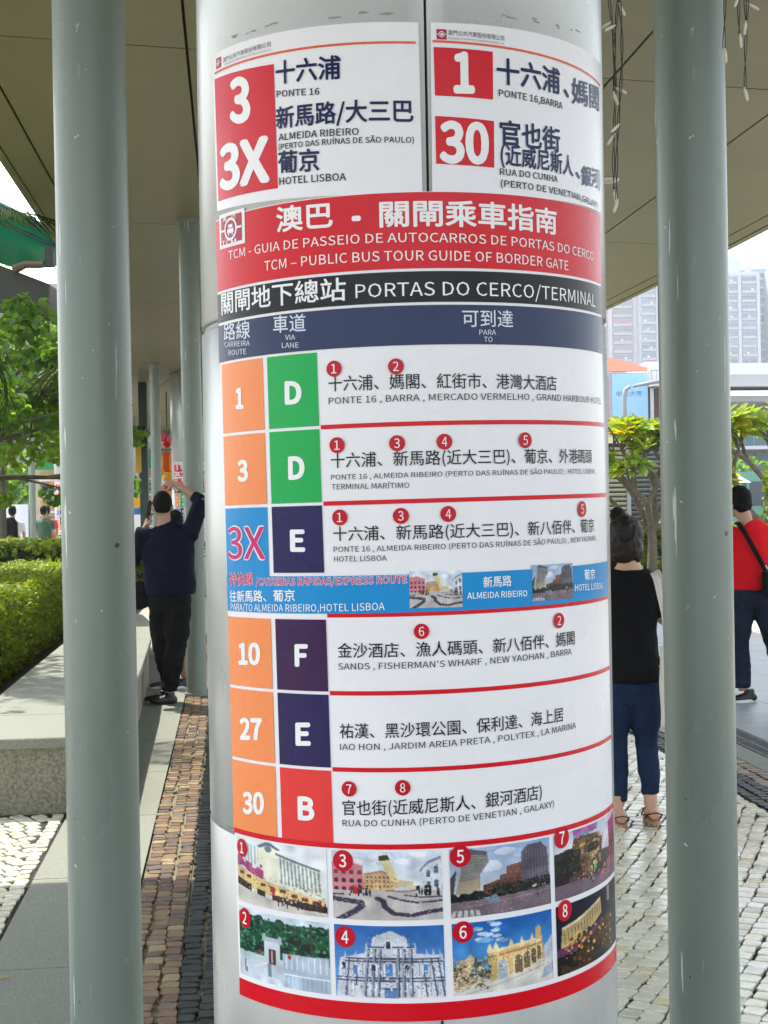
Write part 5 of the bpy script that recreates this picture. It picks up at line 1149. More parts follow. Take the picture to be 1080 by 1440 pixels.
_tc = bpy.data.curves.new('txt2', 'FONT'); _to = bpy.data.objects.new('txt2', _tc); COL.objects.link(_to); _tc.fill_mode = 'FRONT'; _tc.dimensions = '2D'; setfont(_tc)
lettering('旅', -.012, -.092, .026, -.092, .038, M_vinyl['ink'], 0, tb, 1, wrapf=lambda a, b: (a+.0, -.131, b)); lettering('m', -.008, -.125, .014, -.125, .016, M_vinyl['ink'], 0, tb, 1, wrapf=lambda a, b: (a, -.124, b))

# ---- person in red tee with cross-body bag
RX, RY = 2.86, 11.1
def redp(t):
    hc = (-.085, .02, 1.560)
    b = MB(); M_ = head(b, hc, .45, -.25); b.tube([(-.03, -.01, 1.36), (-.06, 0, 1.50)], [.062, .056], 12); b.tube([(0, 0, 1.28), (-.01, 0, 1.40)], [(.16, .085), (.08, .06)], 14, side=(1, 0, 0))
    for s_, el, wr in ((1, (.26, .05, 1.05), (.16, .24, 1.02)), (-1, (-.235, .10, 1.06), (-.13, .28, 1.16))):
        b.tube([(s_*.18, 0, 1.33), el], [.046, .038], 12); b.tube([el, wr], [.038, .026], 12); hand(b, wr, (-s_*.4, .9, .2), (0, .2, .8), curl=.6, thumb=-s_)
    leg(b, (.08, 0, .84), (.16, -.02, .48), (.22, -.12, .12), (.085, .055, .038)); leg(b, (-.08, 0, .84), (-.09, .06, .47), (-.07, .04, .09), (.085, .055, .038)); b.tube([(0, 0, .8), (0, 0, 1.3)], [(.14, .1), (.15, .09)], 12, side=(1, 0, 0))
    finish(b, 'body', M_skin, t, .009); h = MB(); hair(h, hc, M_, 'full'); finish(h, 'hair', M_hair, t, .009, 2, .006, 28)
    s_ = MB(); torso(s_, [((.0, 0, .885), .180, .135), ((0, 0, .98), .182, .14), ((0, 0, 1.12), .180, .135), ((0, 0, 1.26), .195, .125), ((-.002, 0, 1.35), .175, .105), ((-.015, 0, 1.405), .095, .075), ((-.02, 0, 1.42), .068, .062)])
    for q, el in ((1, (.235, .03, 1.14)), (-1, (-.215, .06, 1.14))): s_.tube([(q*.12, 0, 1.32), (q*.18, 0, 1.315), el], [.075, .075, .068], 14)
    finish(s_, 'red_tee', M_redcloth, t, .010, 3, .010, 7)
    p = MB(); pelvis(p, (0, 0, .84), .172, .135, .08); leg(p, (.085, 0, .83), (.165, -.02, .48), (.225, -.11, .15), (.108, .078, .064)); leg(p, (-.082, 0, .83), (-.092, .06, .47), (-.075, .04, .115), (.108, .078, .066))
    finish(p, 'dark_jeans', M_denimd, t, .0105, 3, .010, 9)
    for x in (-.125, -.055): q = MB(); q.add([(x-.02, -.148, .84), (x+.02, -.148, .84), (x+.022, -.146, .76), (x, -.146, .745), (x-.018, -.146, .76)], [(0, 1, 2, 3, 4)])
    shoe(t, (-.165, -.02, .012), (.02, .04, .012), w_=.045); shoe(t, (.14, -.16, .012), (.27, -.10, .05), sole=False)
person('person in red tee and dark jeans walking at the right edge, seen from behind', (RX, RY, 0), 0, redp)
cb = thing('crossbody_bag', 'black cross-body bag with diagonal strap on the person in red', 'bag', (RX+.13, RY-.20, .95))
q = MB(); q.box(-.10, -.04, -.10, .10, .04, .09); me = q.mesh('pouch', M_blackcloth); bevel(me, .02, 3); link('pouch', me, cb)
q = MB(); q.tube([(-.06, .045, .09), (-.12, .035, .20), (-.21, .055, .38), (-.245, .12, .455), (-.25, .20, .46)], [(.019, .003)]*5, 8, side=(.8, 0, .5)); q.build('strap', M_blackcloth, cb)
q = MB(); q.tube([(-.065, .035, .13), (-.05, .02, .10), (-.045, .0, .085)], .006, 8); q.build('snap_hook', mat('steel', (.6, .6, .6), .25, 1), cb)

# ---- smaller figures farther off
def simple(t, top, bot, hairstyle='full', pose=0, pack=None, shorts=False):
    b = MB(); hc = (0, 0, 1.58); M_ = head(b, hc, pose, 0); b.tube([(0, 0, 1.36), (0, 0, 1.5)], .055, 10); b.tube([(0, 0, .8), (0, 0, 1.38)], [(.13, .09), (.15, .085)], 10, side=(1, 0, 0))
    leg(b, (.08, 0, .86), (.09, .03, .47), (.10, -.06, .07), (.08, .055, .04)); leg(b, (-.08, 0, .86), (-.09, .05, .47), (-.10, .10, .07), (.08, .055, .04))
    for s_ in (-1, 1):
        b.tube([(s_*.19, 0, 1.33), (s_*.24, .02, 1.08)], [.045, .038], 9); b.tube([(s_*.24, .02, 1.08), (s_*.22, .14, .88)], [.038, .026], 9); hand(b, (s_*.22, .14, .88), (0, .4, -1), (-s_, 0, 0), thumb=s_, curl=.3)
        b.tube([(s_*.10, -.10 if s_ > 0 else .06, .04), (s_*.10, .12 if s_ > 0 else .28, .03)], [.038, .034], 8)
    finish(b, 'body', M_skin, t, .014, 2); h = MB(); hair(h, hc, M_, hairstyle); finish(h, 'hair', M_hair, t, .014, 1)
    s_ = MB(); torso(s_, [((0, 0, .88), .17, .125), ((0, 0, 1.1), .17, .125), ((0, 0, 1.32), .19, .115), ((0, 0, 1.41), .08, .065)])
    for q in (-1, 1): s_.tube([(q*.12, 0, 1.33), (q*.19, 0, 1.32), (q*.225, .01, 1.15)], [.07, .07, .06], 10)
    finish(s_, 'top', top, t, .015, 2, .006, 8); zk = .5 if shorts else .10
    p = MB(); pelvis(p, (0, 0, .84), .165, .13, .1); p.tube([(.085, 0, .84), (.09, .03, .47)] + ([] if shorts else [(.10, -.05, .12)]), [.10, .08] + ([] if shorts else [.06]), 10); p.tube([(-.085, 0, .84), (-.09, .05, .47)] + ([] if shorts else [(-.10, .10, .12)]), [.10, .08] + ([] if shorts else [.06]), 10)
    finish(p, 'shorts' if shorts else 'trousers', bot, t, .015, 2)
M_lb = mat('light_blue_cotton', (.42, .50, .66), .8); M_be = mat('beige_cotton', (.62, .52, .44), .8); M_pk = mat('pink_red_cotton', (.60, .04, .12), .8); M_wh = mat('white_cotton', (.72, .72, .72), .8)
person('dark haired person standing behind the woman in black, mostly hidden', (2.36, 14.4, 0), .2, lambda t: simple(t, M_blackcloth, M_denimd), scale=.895)
person('person in light blue shirt walking behind the plumeria tree', (6.95, 37.0, 0), .4, lambda t: simple(t, M_lb, M_blackcloth))
person('person in beige top and black shorts beside the person in light blue', (7.25, 36.0, 0), -.3, lambda t: simple(t, M_be, M_blackcloth, shorts=True))
person('person carrying a black backpack beyond the far hedge', (-8.1, 31.0, 0), .2, lambda t: simple(t, M_wh, M_denimd))
bp = thing('backpack', 'black backpack on the person beyond the far hedge', 'bag', (-8.1, 30.83, 1.22)); q = MB(); q.tube([(0, 0, -.24), (0, 0, -.22), (0, 0, .12), (0, 0, .24)], [(.10, .05), (.17, .10), (.16, .10), (.08, .05)], 14, side=(1, 0, 0)); link('pack_body', remeshed(q, .015, 3, .006, 8, M_blackcloth), bp)
person('person in green top and dark trousers beside the thin grey pole', (-8.0, 33.5, 0), -.4, lambda t: simple(t, mat('green_cotton', (.03, .10, .05), .8), M_blackcloth))
person('person in pink red top between the thin pole and the far poster board', (-8.3, 35.0, 0), .3, lambda t: simple(t, M_pk, M_blackcloth))
# ================================================================ FAR WALK: more posted pillars
for (x, y), yaw, lab in (((-3.47, 26.0), .13, 'on the distant pillar beside the man'), ((-9.55, 43.0), .22, 'on the far pillar at left')):
    p = pillar(x, y, 'pale clad pillar with bus posters standing in the distance '+('beside the man in navy' if y < 30 else 'beyond the hedge at left'), yaw)
    for s in SIGNS:
        c = copy_tree(s, keep=None); c.location = (x, y, 0); c.rotation_euler = (0, 0, yaw); c['label'] = s['label'].replace('on the near pillar', lab)
for (x, y) in ((-6.95, 38.0),): p = pillar(x, y, 'plain pale clad pillar far off behind the left foreground column', .1)
q = MB(); q.prism([(PR*1.005*math.sin(a), -PR*1.005*math.cos(a)) for a in [(-.02+.16*i/8) for i in range(9)]]+[(PR*1.03*math.sin(a), -PR*1.03*math.cos(a)) for a in [(.14-.16*i/8) for i in range(9)]], 2.55, 2.98)
vinyl('deepblue', (22, 64, 140)); q.build('blue_sign', M_vinyl['deepblue'], None, label='narrow vertical blue sign high on the distant posted pillar', cat='sign', loc=(-3.47, 26, 0))
# things on and beside the plain far pillar
pl = thing('wall_plant', 'small green plant hanging on the plain far pillar', 'plant', (-6.62, 37.55, 2.3))
leaf_mesh('foliage', [leaf_cloud([(0, 0, .05, .16), (.1, 0, -.05, .12), (-.04, -.05, -.12, .1)], 40, .12, rs=3)], M_leaf, pl)
vinyl('yellow', (226, 170, 30)); vinyl('signblue', (40, 110, 170)); vinyl('dullgreen', (40, 150, 90))
sg = thing('info_board', 'blue and white poster board with yellow top beside the far pillar', 'sign', (-6.45, 37.4, 0))
q = MB(); q.box(-.28, -.03, .75, .26, .03, 1.62); q.build('board_panel', M_vinyl['signblue'], sg); q = MB(); q.box(-.30, -.035, 1.64, .28, .035, 1.92); q.build('yellow_panel', M_vinyl['yellow'], sg)
for x in (-.2, .18): q = MB(); q.box(x-.02, -.02, 0, x+.02, .02, .745); q.build('leg', M_iron, sg)
for z in (2.0, 2.15): q = MB(); q.tube([(-.05, -.05, z), (-.05, -.02, z)], .055, 16); q.build('round_sign', M_dark, sg)
q = MB(); q.box(-.20, -.036, .85, .10, -.031, 1.45); q.build('printed_sheet', M_vinyl['paper'], sg)
# lantern decoration
ln = thing('hanging_lanterns', 'pink orange and gold festive lanterns hanging from the canopy in the distance', 'decoration', (-4.55, 30.0, 0))
vinyl('pink', (226, 90, 130)); vinyl('lorange', (220, 80, 24)); vinyl('gold', (232, 176, 40)); vinyl('lred', (190, 30, 24))
q = MB(); q.tube([(0, 0, CZ), (0, 0, 3.3)], .012, 6); q.build('cord', M_dark, ln)
for dx, dz, n_ in ((-.08, 3.10, 'pink'), (.07, 3.04, 'pink'), (0, 2.98, 'lred')): q = MB(); q.ell((dx, 0, dz), (.10, .10, .11), 12, 8); q.build('pompom', M_vinyl[n_], ln, smooth=True)
q = MB(); q.tube([(0, 0, 2.78), (0, 0, 2.72), (0, 0, 2.42), (0, 0, 2.36)], [.09, .15, .15, .09], 12); q.build('lantern_body', M_vinyl['lorange'], ln)
for k in range(6): a = k*math.pi/3; q = MB(); q.box(-.012, -.012, 2.38, .012, .012, 2.76, Matrix.Translation((.152*math.cos(a), .152*math.sin(a), 0))); q.build('lantern_rib', M_vinyl['gold'], ln)
for z, r_, n_ in ((2.26, .13, 'gold'), (2.12, .15, 'gold'), (2.02, .12, 'lred'), (1.9, .10, 'gold')): q = MB(); q.tube([(0, 0, z+.05), (0, 0, z), (0, 0, z-.05)], [r_*.7, r_, r_*.7], 12); q.build('lantern_tier', M_vinyl[n_], ln)
# dark post with yellow sign, and mesh shop front behind
dp = thing('sign_post', 'dark post carrying a tall yellow strip sign left of the lanterns', 'sign', (-4.66, 27.6, 0))
q = MB(); q.box(-.06, -.05, 0, .10, .05, CZ); q.build('post', mat('dark_green_steel', (.03, .055, .05), .5), dp); q = MB(); q.box(-.13, -.06, 2.3, -.02, -.055, 3.1); q.build('sign_panel', M_vinyl['gold'], dp)
q = MB(); q.box(-.18, -.08, 3.12, .06, -.02, 3.2); q.build('spotlight', M_dark, dp)
kio = thing('kiosk', 'dim kiosk with striped shelves and small roof under the far canopy', 'kiosk', (-8.6, 46, 0)); M_kw = mat('kiosk_cream', (.50, .44, .32), .7, var=.2, vscale=3)
q = MB(); q.box(-2.8, 0, 0, 3.6, 2, 3.5); q.build('wall', M_kw, kio); q = MB(); q.box(-3, -.9, 3.51, 3.8, 2.1, 3.7); q.build('roof', M_roof, kio); q = MB(); q.box(-2.5, -.5, 2.9, 3.3, -.45, 3.3); q.build('awning', M_vinyl['dullgreen'], kio)
for i in range(14): q = MB(); q.box(-2.5, -.12, .5+i*.17, 3.3, -.02, .55+i*.17); q.build('shelf', M_vinyl[['paper', 'yellow', 'orange', 'paper', 'signblue', 'grey'][i % 6]], kio)
for i in range(22):
    x = -2.4+i*.25; z = .56+.17*random.randrange(13); q = MB(); q.box(x, -.2, z, x+.17, -.13, z+.11); q.build('goods_box', M_vinyl[random.choice(['red', 'yellow', 'green', 'paper', 'cyan', 'orange', 'black'])], kio)
# ---------------------------------------------------------------- second shelter at the left with green roof
sh2 = thing('bus_shelter', 'second shelter at left with curved green translucent roof and grey beam', 'shelter', (-5.2, 18.0, 0))
M_greenroof = mat('green_translucent_roof', (.012, .21, .145), .35, trans=(.55, (1.3, 1.25, 1.2)), spec=.5)
EU = [(-0.344, -1.200, 5.640), (0.160, -1.200, 5.439), (0.664, -1.200, 5.204), (1.000, -1.200, 5.027), (1.336, -1.200, 4.834), (1.487, -1.200, 4.733)]; EL = [(-0.740, 0.000, 5.173), (-0.200, 0.000, 4.957), (0.340, 0.000, 4.768), (0.610, 0.000, 4.687), (0.898, 0.000, 4.678), (1.222, 0.000, 4.723)]
q = MB(); n = len(EU)-1; q.v = EU+[((a[0]+b[0])/2, (a[1]+b[1])/2, (a[2]+b[2])/2+.06) for a, b in zip(EU, EL)]+EL; q.f = [(i, i+1, n+2+i, n+1+i) for i in range(n)]+[(n+1+i, n+2+i, 2*n+3+i, 2*n+2+i) for i in range(n)]
me = q.mesh('roof_sheet', M_greenroof, True); o = link('roof_sheet', me, sh2); md = o.modifiers.new('s', 'SOLIDIFY'); md.thickness = .02
q = MB(); q.tube([(a, b-.02, c+.03) for a, b, c in EU], [(.07, .05)]*len(EU), 8); q.build('roof_rim', mat('dark_teal_paint', (.01, .07, .055), .4), sh2)
q = MB(); q.tube([(a[0]*.75+b[0]*.25, a[1]*.75+b[1]*.25-.03, a[2]*.75+b[2]*.25+.02) for a, b in zip(EU, EL)], .035, 8); q.build('roof_rib', MATS['dark_teal_paint'], sh2)
BT = [(-0.542, -0.600, 5.054), (1.163, -0.600, 4.367)]; BB = [(-0.542, -0.600, 4.271), (1.128, -0.600, 3.966)]
q = MB(); c_ = [BT[0], BT[1], BB[1], BB[0]]; q.v = c_+[(x, y+.55, z) for x, y, z in c_]; q.f = [(0, 3, 2, 1), (4, 5, 6, 7), (0, 1, 5, 4), (1, 2, 6, 5), (2, 3, 7, 6), (3, 0, 4, 7)]; me = q.mesh('beam', mat('shelter_beam_paint', (.055, .052, .04), .6, spec=.2)); bevel(me, .02, 2); link('beam', me, sh2)
q = MB(); q.tube([BB[1], (BB[1][0]+.02, BB[1][1], BB[1][2]-.25)], [.02, .006], 6); q.build('dangling_tie', M_dark, sh2)
q = MB(); q.tube([(1.229, -1.100, 4.532), (0.943, -0.800, 4.584), (0.771, -0.700, 4.541)], [.035, .045, .06], 8); q.build('bracket', mat('bracket_brown', (.10, .07, .035), .5), sh2); q = MB(); q.box(1.248, -1.200, 4.482, 1.348, -1.100, 4.721); q.build('bracket_block', M_dark, sh2)
q = MB(); q.tube([(-2.0, 0, 0), (-2.0, 0, 4.6)], .08, 16, side=(1, 0, 0)); q.build('post', M_paint, sh2)
slim_column(-8.15, 33.0, 'thin grey column far off beyond the hedge at left', .075)
bb = thing('advert_board', 'green and blue advertising board far off at the left edge', 'sign', (-9.0, 33.0, 0)); q = MB(); q.box(-.5, -.03, .5, .0, .03, 2.0); q.build('green_panel', M_vinyl['green'], bb); q = MB(); q.box(.005, -.03, .5, .07, .03, 1.6); q.build('blue_panel', M_vinyl['deepblue'], bb); q = MB(); q.box(.08, -.02, .5, .75, .03, 1.75); q.build('pale_panel', M_vinyl['pale'], bb)
for x in (-.3, .4): q = MB(); q.box(x-.03, -.02, 0, x+.03, .02, .495); q.build('leg', M_iron, bb)
# backdrop building behind left tree
M_bw = mat('building_grey', (.36, .38, .38), .8, var=.12, vscale=.3)
M_glassb = mat('dark_window_glass', (.05, .07, .09), .15, spec=.6)
def block(lab, x, y, w_, d, h, wallm, nx, nz, win=(1.6, 1.4), name='building', zb=1.5, roofm=None, winm=None, side=False, sill=True, fdz=3.0):
    t = thing(name, lab, 'building', (x, y, 0)); q = MB(); q.box(-w_/2, 0, -.1, w_/2, d, h); q.build('wall', wallm, t); q = MB(); q.box(-w_/2-.3, -.3, h+.005, w_/2+.3, d+.3, h+.5); q.build('roof', roofm or wallm, t)
    q = MB(); q.box(-win[0]/2, -.06, -win[1]/2, win[0]/2, .02, win[1]/2); pane = q.mesh('window', winm or M_glassb); q = MB()
    q.box(-win[0]/2-.12, -.14, -win[1]/2-.22, win[0]/2+.12, -.002, -win[1]/2-.07); q.box(-.04, -.09, -win[1]/2, .04, -.062, win[1]/2); fr = q.mesh('window_frame', wallm)
    for i in range(nx):
        for k in range(nz):
            px = -w_/2+(i+.5)*w_/nx; pz = zb+(k+.5)*fdz
            if pz > h-.8: continue
            wdw = link('window', pane, t, loc=(px, 0, pz)); 
            if sill: link('window_frame', fr, wdw)
    return t
block('low grey office building behind the trees at far left', -22, 75, 26, 10, 13, M_bw, 9, 4)
# hill
hl = MB(); nx_ = 60; prof = [(0, 0)]
for i in range(nx_+1):
    f = i/nx_; x = -420+560*f; h_ = 34+40*math.exp(-((f-.47)/.13)**2)*.9+22*math.exp(-((f-.25)/.12)**2)+5*math.sin(f*23)+3*math.sin(f*57)
    if f > .8: h_ *= max(0.02, (1-f)/.2)
    hl.v += [(x, 600, -.2), (x, 640, h_*.7), (x, 690, h_), (x, 735, 0)]
hl.f = [(4*i+j, 4*i+4+j, 4*i+5+j, 4*i+1+j) for i in range(nx_) for j in range(3)]
o = hl.build('hills', mat('wooded_hill', (.06, .09, .05), .9, var=.3, vscale=.05), kind='structure', smooth=True)
cs = [(random.uniform(-30, -4), random.uniform(62, 70), random.uniform(.5, 4.2), 1.4) for _ in range(130)]
leaf_mesh('distant_greenery', [leaf_cloud(cs, 60, .5, rs=31, tones=gtones)], M_leaf, None, kind='stuff')

# ================================================================ RIGHT BACKGROUND
# louvred wall
lw = thing('louvred_wall', 'grey and beige louvred service wall behind the left plumeria', 'wall', (7.4, 45, 0)); M_lv = mat('grey_louvre', (.30, .30, .31), .5, var=.1); M_lb2 = mat('beige_louvre', (.62, .57, .44), .5, var=.1)
q = MB(); q.box(-.9, .08, 0, 3.6, .3, 3.4); q.build('backing', M_dark, lw)
for i in range(22):
    z = .15+i*.145
    q = MB(); q.add([(-.9, .05, z), (.28, .05, z), (.28, -.06, z+.07), (-.9, -.06, z+.07), (-.9, .07, z+.012), (.28, .07, z+.012), (.28, -.04, z+.082), (-.9, -.04, z+.082)], [(0, 1, 2, 3), (7, 6, 5, 4), (0, 3, 7, 4), (1, 5, 6, 2), (3, 2, 6, 7), (0, 4, 5, 1)]); q.build('louvre_slat', M_lb2, lw)
    q = MB(); q.add([(.42, .05, z), (3.6, .05, z), (3.6, -.06, z+.07), (.42, -.06, z+.07), (.42, .07, z+.012), (3.6, .07, z+.012), (3.6, -.04, z+.082), (.42, -.04, z+.082)], [(0, 1, 2, 3), (7, 6, 5, 4), (0, 3, 7, 4), (1, 5, 6, 2), (3, 2, 6, 7), (0, 4, 5, 1)]); q.build('louvre_slat', M_lv, lw)
q = MB(); q.box(.29, -.1, 0, .41, .07, 3.4); q.build('post', M_lv, lw); q = MB(); q.box(-.9, -.12, 3.41, 3.6, .32, 3.6); q.build('coping', M_lb2, lw)
# billboard building with orange arched top
bbd = thing('billboard_building', 'building with an orange arched top and pale blue billboard', 'building', (15.2, 88, 0)); M_or = mat('orange_fascia', (.85, .36, .24), .6, spec=.2); M_sb = mat('sky_blue_board', (.36, .62, .84), .5, spec=.2)
M_wp = mat('white_panel', (.62, .62, .61), .5, var=.04)
q = MB(); q.box(-3.0, 0, 0, 1.22, 8, 9.5); q.build('wall', M_wp, bbd); q = MB(); q.box(1.23, .5, 0, 5.6, 8, 10.2); q.build('side_wall', M_wp, bbd)
arc = [(-3.0, 9.56)]+[(-3.0+4.2*i/12, 10.62-.85*(i/12)**1.8) for i in range(13)]+[(1.2, 9.56)]
q = MB(); n = len(arc); q.v = [(x, -.2, z) for x, z in arc]+[(x, .3, z) for x, z in arc]; q.f = [tuple(range(n)), tuple(range(n, 2*n))[::-1]]+[(i, (i+1) % n, n+(i+1) % n, n+i) for i in range(n)]; q.build('orange_arch', M_or, bbd)
q = MB(); q.box(-1.0, -.25, 2.0, 1.2, -.02, 9.42); q.build('billboard', M_sb, bbd); q = MB(); q.box(-1.45, -.1, 1.5, -1.2, -.02, 9.3); q.build('side_banner', mat('rose_banner', (.60, .25, .28), .6), bbd)
M_txb = mat('billboard_letter', (.28, .42, .62), .6)
lettering('中天大市', -.75, 8.0, .85, 8.0, .34, M_txb, 0, bbd, 1, wrapf=lambda a, b: (a, -.262, b))
for i in range(8): q = MB(); q.box(1.3+i*.3, -.9, 8.9, 1.34+i*.3, -.86, 9.5); q.build('baluster', M_lv, bbd)
q = MB(); q.box(1.28, -.91, 9.51, 5.5, -.85, 9.56); q.build('handrail', M_lv, bbd); q = MB(); q.box(1.24, -1.2, 8.55, 5.6, .49, 8.88); q.build('balcony', M_wp, bbd); q = MB(); q.box(1.3, .42, .5, 5.5, .49, 8.5); q.build('dark_opening', mat('brown_opening', (.20, .09, .08), .7), bbd); q = MB(); q.box(1.35, -.3, .5, 1.55, -.07, 8.5); q.build('column', M_wp, bbd)
# curved street lamp arm
lpost = thing('street_lamp', 'grey street lamp with horizontal arm in front of the blue billboard', 'street lamp', (11.75, 69, -.38)); q = MB(); q.tube([(0, 0, .35), (0, 0, 7.0), (.06, 0, 7.35), (.3, 0, 7.5)], [.13, .11, .10, .09], 10); q.build('post', M_lv, lpost, smooth=True)
q = MB(); q.tube([(.42, 0, 7.5), (1.4, 0, 7.68), (2.8, 0, 7.85)], [.07, .10, .06], 10, side=(0, 1, 0)); q.build('arm', M_lv, lpost, smooth=True); q = MB(); q.tube([(2.5, 0, 7.74), (3.4, 0, 7.84)], [(.10, .06), (.07, .04)], 10, side=(0, 1, 0)); q.build('lamp_head', M_lv, lpost)
# white station roof and glass
sr = thing('station_hall', 'long white curved station roof over teal glass at the right', 'building', (22.5, 80, 0)); M_tg = mat('teal_glass', (.04, .14, .17), .12, spec=.7)
for k, (z0, z1, y0, m_) in enumerate(((6.9, 7.5, -1.6, M_wp), (7.8, 9.1, -.8, M_wp))):
    q = MB(); vs_ = []; n = 16
    for i in range(n+1): x = -4.8+20*i/n; dz = .6*math.sin(math.pi*i/n)*0+-.012*(x)**1; vs_ += [(x, y0, z0+dz), (x, y0-.3, (z0+z1)/2+dz), (x, y0, z1+dz), (x, 8, z1+dz), (x, 8, z0+dz)]
    fs_ = [(5*i+j, 5*i+5+j, 5*i+5+(j+1) % 5, 5*i+(j+1) % 5) for i in range(n) for j in range(5)]+[(0, 1, 2, 3, 4), (5*n+4, 5*n+3, 5*n+2, 5*n+1, 5*n)]; q.add(vs_, fs_); q.build('roof', m_, sr)
q = MB(); q.box(-4.4, 1, 0, 14, 8, 7.7); q.build('hall_wall', M_wp, sr)
for i in range(12):
    q = MB(); q.box(-4.3+i*1.5, .9, 4.6, -2.9+i*1.5, .98, 6.75); q.build('glass_pane', M_tg, sr); q = MB(); q.box(-4.3+i*1.5, .85, .6, -2.9+i*1.5, .98, 4.2); q.build('glass_pane', M_tg, sr)
q = MB(); q.box(-4.6, -1.2, 4.3, 14, .8, 4.5); q.build('ledge', M_wp, sr)
# greenery behind
cs = [(random.uniform(14, 26), random.uniform(52, 56), random.uniform(.4, 3.0), 1.0) for _ in range(90)]
leaf_mesh('roadside_greenery', [leaf_cloud(cs, 60, .35, rs=33, tones=gtones)], M_leaf, None, kind='stuff')
# towers
def tower(lab, x, y, bays, floors, wallc, winc, bayw=5.2, fh=3.0, d=18, rot=0, crown=True):
    t = thing('apartment_tower', lab, 'building', (x, y, 0), rot, 'pale apartment towers beyond the station'); W = bays*bayw; Hh = floors*fh; M_w = mat('tower_wall_%s' % ''.join('%02d' % int(c*99) for c in wallc), wallc, .8, var=.06, vscale=.2)
    q = MB(); q.box(-W/2, 0, -.1, W/2, d, Hh); q.build('wall', M_w, t); nz0 = max(0, floors-21)
    mm = [mat('tower_window_%02d%02d%02d' % tuple(int(v*99) for v in c), c, .3) for c in winc]; ms = []
    for k, m_ in enumerate(mm):
        q = MB(); q.box(-bayw*.38, -.25, -fh*.32, bayw*.38, .02, fh*.34); ms.append(q.mesh('window', m_))
    q = MB(); q.box(-bayw*.38, -1.0, -fh*.42, bayw*.38, -.001, -fh*.32); q.box(-bayw*.38, -1.0, -fh*.32, bayw*.38, -.94, -fh*.12); q.box(-.09, -.4, -fh*.31, .09, -.26, fh*.26); bal = q.mesh('balcony', mat('tower_balcony', tuple(c*.85 for c in wallc), .8))
    ac = MB(); ac.box(-.45, -.5, -.3, .45, -.01, .3); acm = ac.mesh('air_conditioner', M_wp)
    for i in range(bays):
        px = -W/2+(i+.5)*bayw; q = MB(); q.box(px+bayw*.42, -.7, 0, px+bayw*.58, -.01, Hh+.5); q.build('pilaster', M_w, t)
        for k in range(nz0, floors):
            wd = link('window', random.choice(ms), t, loc=(px, 0, (k+.5)*fh)); link('balcony', bal, wd)
            if random.random() < .5: link('air_conditioner', acm, wd, loc=(random.uniform(-1.2, 1.2), -.3, -fh*.0))
    if crown:
        q = MB(); q.box(-W*.25, 3, Hh+.01, W*.1, 12, Hh+6); q.build('roof_house', M_w, t); q = MB(); q.box(W*.2, 2, Hh+.01, W*.38, 8, Hh+3.5); q.build('water_tank', M_w, t)
    q = MB(); q.box(-W/2-.3, -.8, Hh+.005, W/2+.3, -.2, Hh+1.2); q.build('parapet', M_w, t); return t
pk = [(.36, .17, .21), (.18, .20, .26), (.28, .20, .25), (.16, .22, .26)]; bl = [(.12, .18, .28), (.19, .26, .34), (.14, .24, .31), (.10, .13, .18)]
tower('pale pink apartment tower seen between the poster pillar and right column', 73, 480, 3, 32, (.50, .46, .46), pk, bayw=8.5)
tower('grey blue apartment tower directly left of the right column', 92.5, 476, 2, 34, (.42, .45, .51), bl, bayw=6)
tower('tall pale blue apartment tower directly right of the right column', 118.5, 470, 2, 25, (.46, .50, .56), bl, bayw=6.2)
tower('narrow recessed blue tower between the two right hand towers', 127.0, 482, 1, 26, (.22, .32, .46), bl, bayw=7.5, crown=False)
tower('pale apartment tower at the right picture edge with a rooftop box', 137.5, 474, 2, 26, (.48, .52, .57), bl, bayw=7.5)
tower('pale apartment tower beyond the right picture edge', 160, 490, 3, 30, (.62, .64, .68), bl, bayw=7)
tower('greyish tower rising behind the gap between the right hand towers', 133, 560, 3, 31, (.40, .45, .53), bl, bayw=6, crown=True)
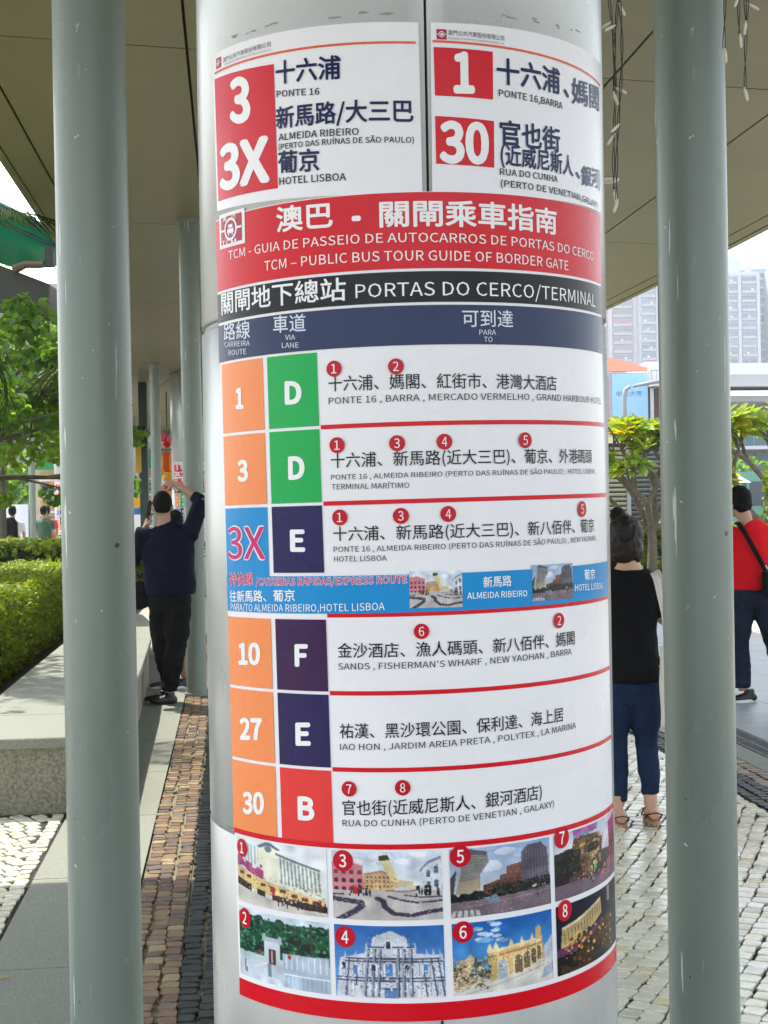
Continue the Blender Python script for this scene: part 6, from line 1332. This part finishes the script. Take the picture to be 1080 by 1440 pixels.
# vehicles
def van(lab, x, y, rot, bodym, sc=1.0):
    t = thing('minivan', lab, 'van', (x, y, 0), rot); t.scale = (sc,)*3
    pr = [(-2.2, .35), (-2.25, 1.0), (-2.1, 1.15), (-1.75, 1.95), (-1.5, 2.08), (1.0, 2.08), (1.25, 2.0), (1.9, 1.2), (2.3, 1.05), (2.35, .45), (2.2, .35)]
    q = MB(); n = len(pr); q.v = [(a, -.85, b) for a, b in pr]+[(a, .85, b) for a, b in pr]; q.f = [tuple(range(n))[::-1], tuple(range(n, 2*n))]+[((i+1) % n, i, n+i, n+(i+1) % n) for i in range(n)]
    me = q.mesh('body', bodym); bevel(me, .06, 3, 25); link('body', me, t)
    for s_ in (-1, 1):
        for x0, x1, xa, xb in ((-1.95, -.75, -1.62, -.75), (-.65, .35, -.65, .35), (.45, 1.72, .45, 1.18)):
            q = MB(); y_ = s_*.852; y2 = s_*.864; q.add([(x0, y_, 1.22), (x1, y_, 1.22), (xb, y_, 1.88), (xa, y_, 1.88), (x0, y2, 1.22), (x1, y2, 1.22), (xb, y2, 1.88), (xa, y2, 1.88)], [(0, 1, 2, 3), (7, 6, 5, 4), (0, 4, 5, 1), (1, 5, 6, 2), (2, 6, 7, 3), (3, 7, 4, 0)]); q.build('side_window', M_glassb, t)
        for wx in (-1.45, 1.5):
            q = MB(); q.tube([(wx, s_*.66, .34), (wx, s_*.88, .34)], .34, 20); w0 = q.build('wheel', M_blackrub, t); smooth_angle(w0); q = MB(); q.tube([(wx, s_*.87, .34), (wx, s_*.895, .34)], .19, 16); q.build('rim', M_lv, w0)
    q = MB(); q.add([(1.30, -.72, 1.92), (1.30, .72, 1.92), (1.86, .75, 1.26), (1.86, -.75, 1.26), (1.33, -.72, 1.95), (1.33, .72, 1.95), (1.90, .75, 1.29), (1.90, -.75, 1.29)], [(0, 1, 2, 3), (7, 6, 5, 4), (0, 4, 5, 1), (1, 5, 6, 2), (2, 6, 7, 3), (3, 7, 4, 0)]); q.build('windscreen', M_glassb, t)
    q = MB(); q.add([(-2.12, -.7, 1.25), (-2.12, .7, 1.25), (-1.84, .68, 1.85), (-1.84, -.68, 1.85), (-2.15, -.7, 1.27), (-2.15, .7, 1.27), (-1.87, .68, 1.87), (-1.87, -.68, 1.87)], [(3, 2, 1, 0), (4, 5, 6, 7), (0, 1, 5, 4), (1, 2, 6, 5), (2, 3, 7, 6), (3, 0, 4, 7)]); q.build('rear_window', M_glassb, t)
    for s_ in (-1, 1):
        q = MB(); q.box(2.22, s_*.62-.14, .75, 2.37, s_*.62+.14, .93); q.build('headlight', M_bulb, t); q = MB(); q.box(-2.28, s_*.72-.08, .75, -2.16, s_*.72+.08, 1.1); q.build('tail_light', M_vinyl['red'], t)
    return t
van('teal green van with large windows parked beyond the right plumeria', 11.1, 44.0, math.radians(200), mat('teal_car_paint', (.10, .28, .24), .25, coat=.6), 1.12)
van('white van parked in front of the teal van at the right', 12.6, 40.0, math.radians(170), mat('white_car_paint', (.75, .75, .75), .25, coat=.6), .80)
um = thing('parasol', 'pale lilac umbrella beside the head of the person in red', 'umbrella', (8.3, 34.5, 0)); q = MB(); n = 8; q.v = [(0, 0, 2.35)]+[(.62*math.cos(2*math.pi*i/n), .62*math.sin(2*math.pi*i/n), 1.98) for i in range(n)]; q.f = [(0, 1+i, 1+(i+1) % n) for i in range(n)]; me = q.mesh('umbrella_cover', mat('lilac_cloth', (.60, .58, .78), .7)); o = link('umbrella_cover', me, um); md = o.modifiers.new('s', 'SOLIDIFY'); md.thickness = .006; q = MB(); q.tube([(0, 0, 1.05), (0, 0, 2.40)], .012, 6); q.build('shaft', M_lv, um)
person('person holding the pale lilac umbrella behind the right column', (8.25, 34.7, 0), .5, lambda t: simple(t, M_wh, M_denimd))
bpy.data.objects.remove(_to)
# ================================================================ HAZE
hz = MB(); hz.box(-760, -760, -1.3, 760, 760, 125); m = bpy.data.materials.new('haze'); m.use_nodes = True; n_ = m.node_tree; n_.nodes.clear()
pv = n_.nodes.new('ShaderNodeVolumePrincipled'); pv.inputs['Color'].default_value = (.93, .96, 1, 1); pv.inputs['Density'].default_value = .00045; pv.inputs['Anisotropy'].default_value = .3
ou = n_.nodes.new('ShaderNodeOutputMaterial'); n_.links.new(pv.outputs[0], ou.inputs['Volume']); hz.build('haze', m, kind='stuff')
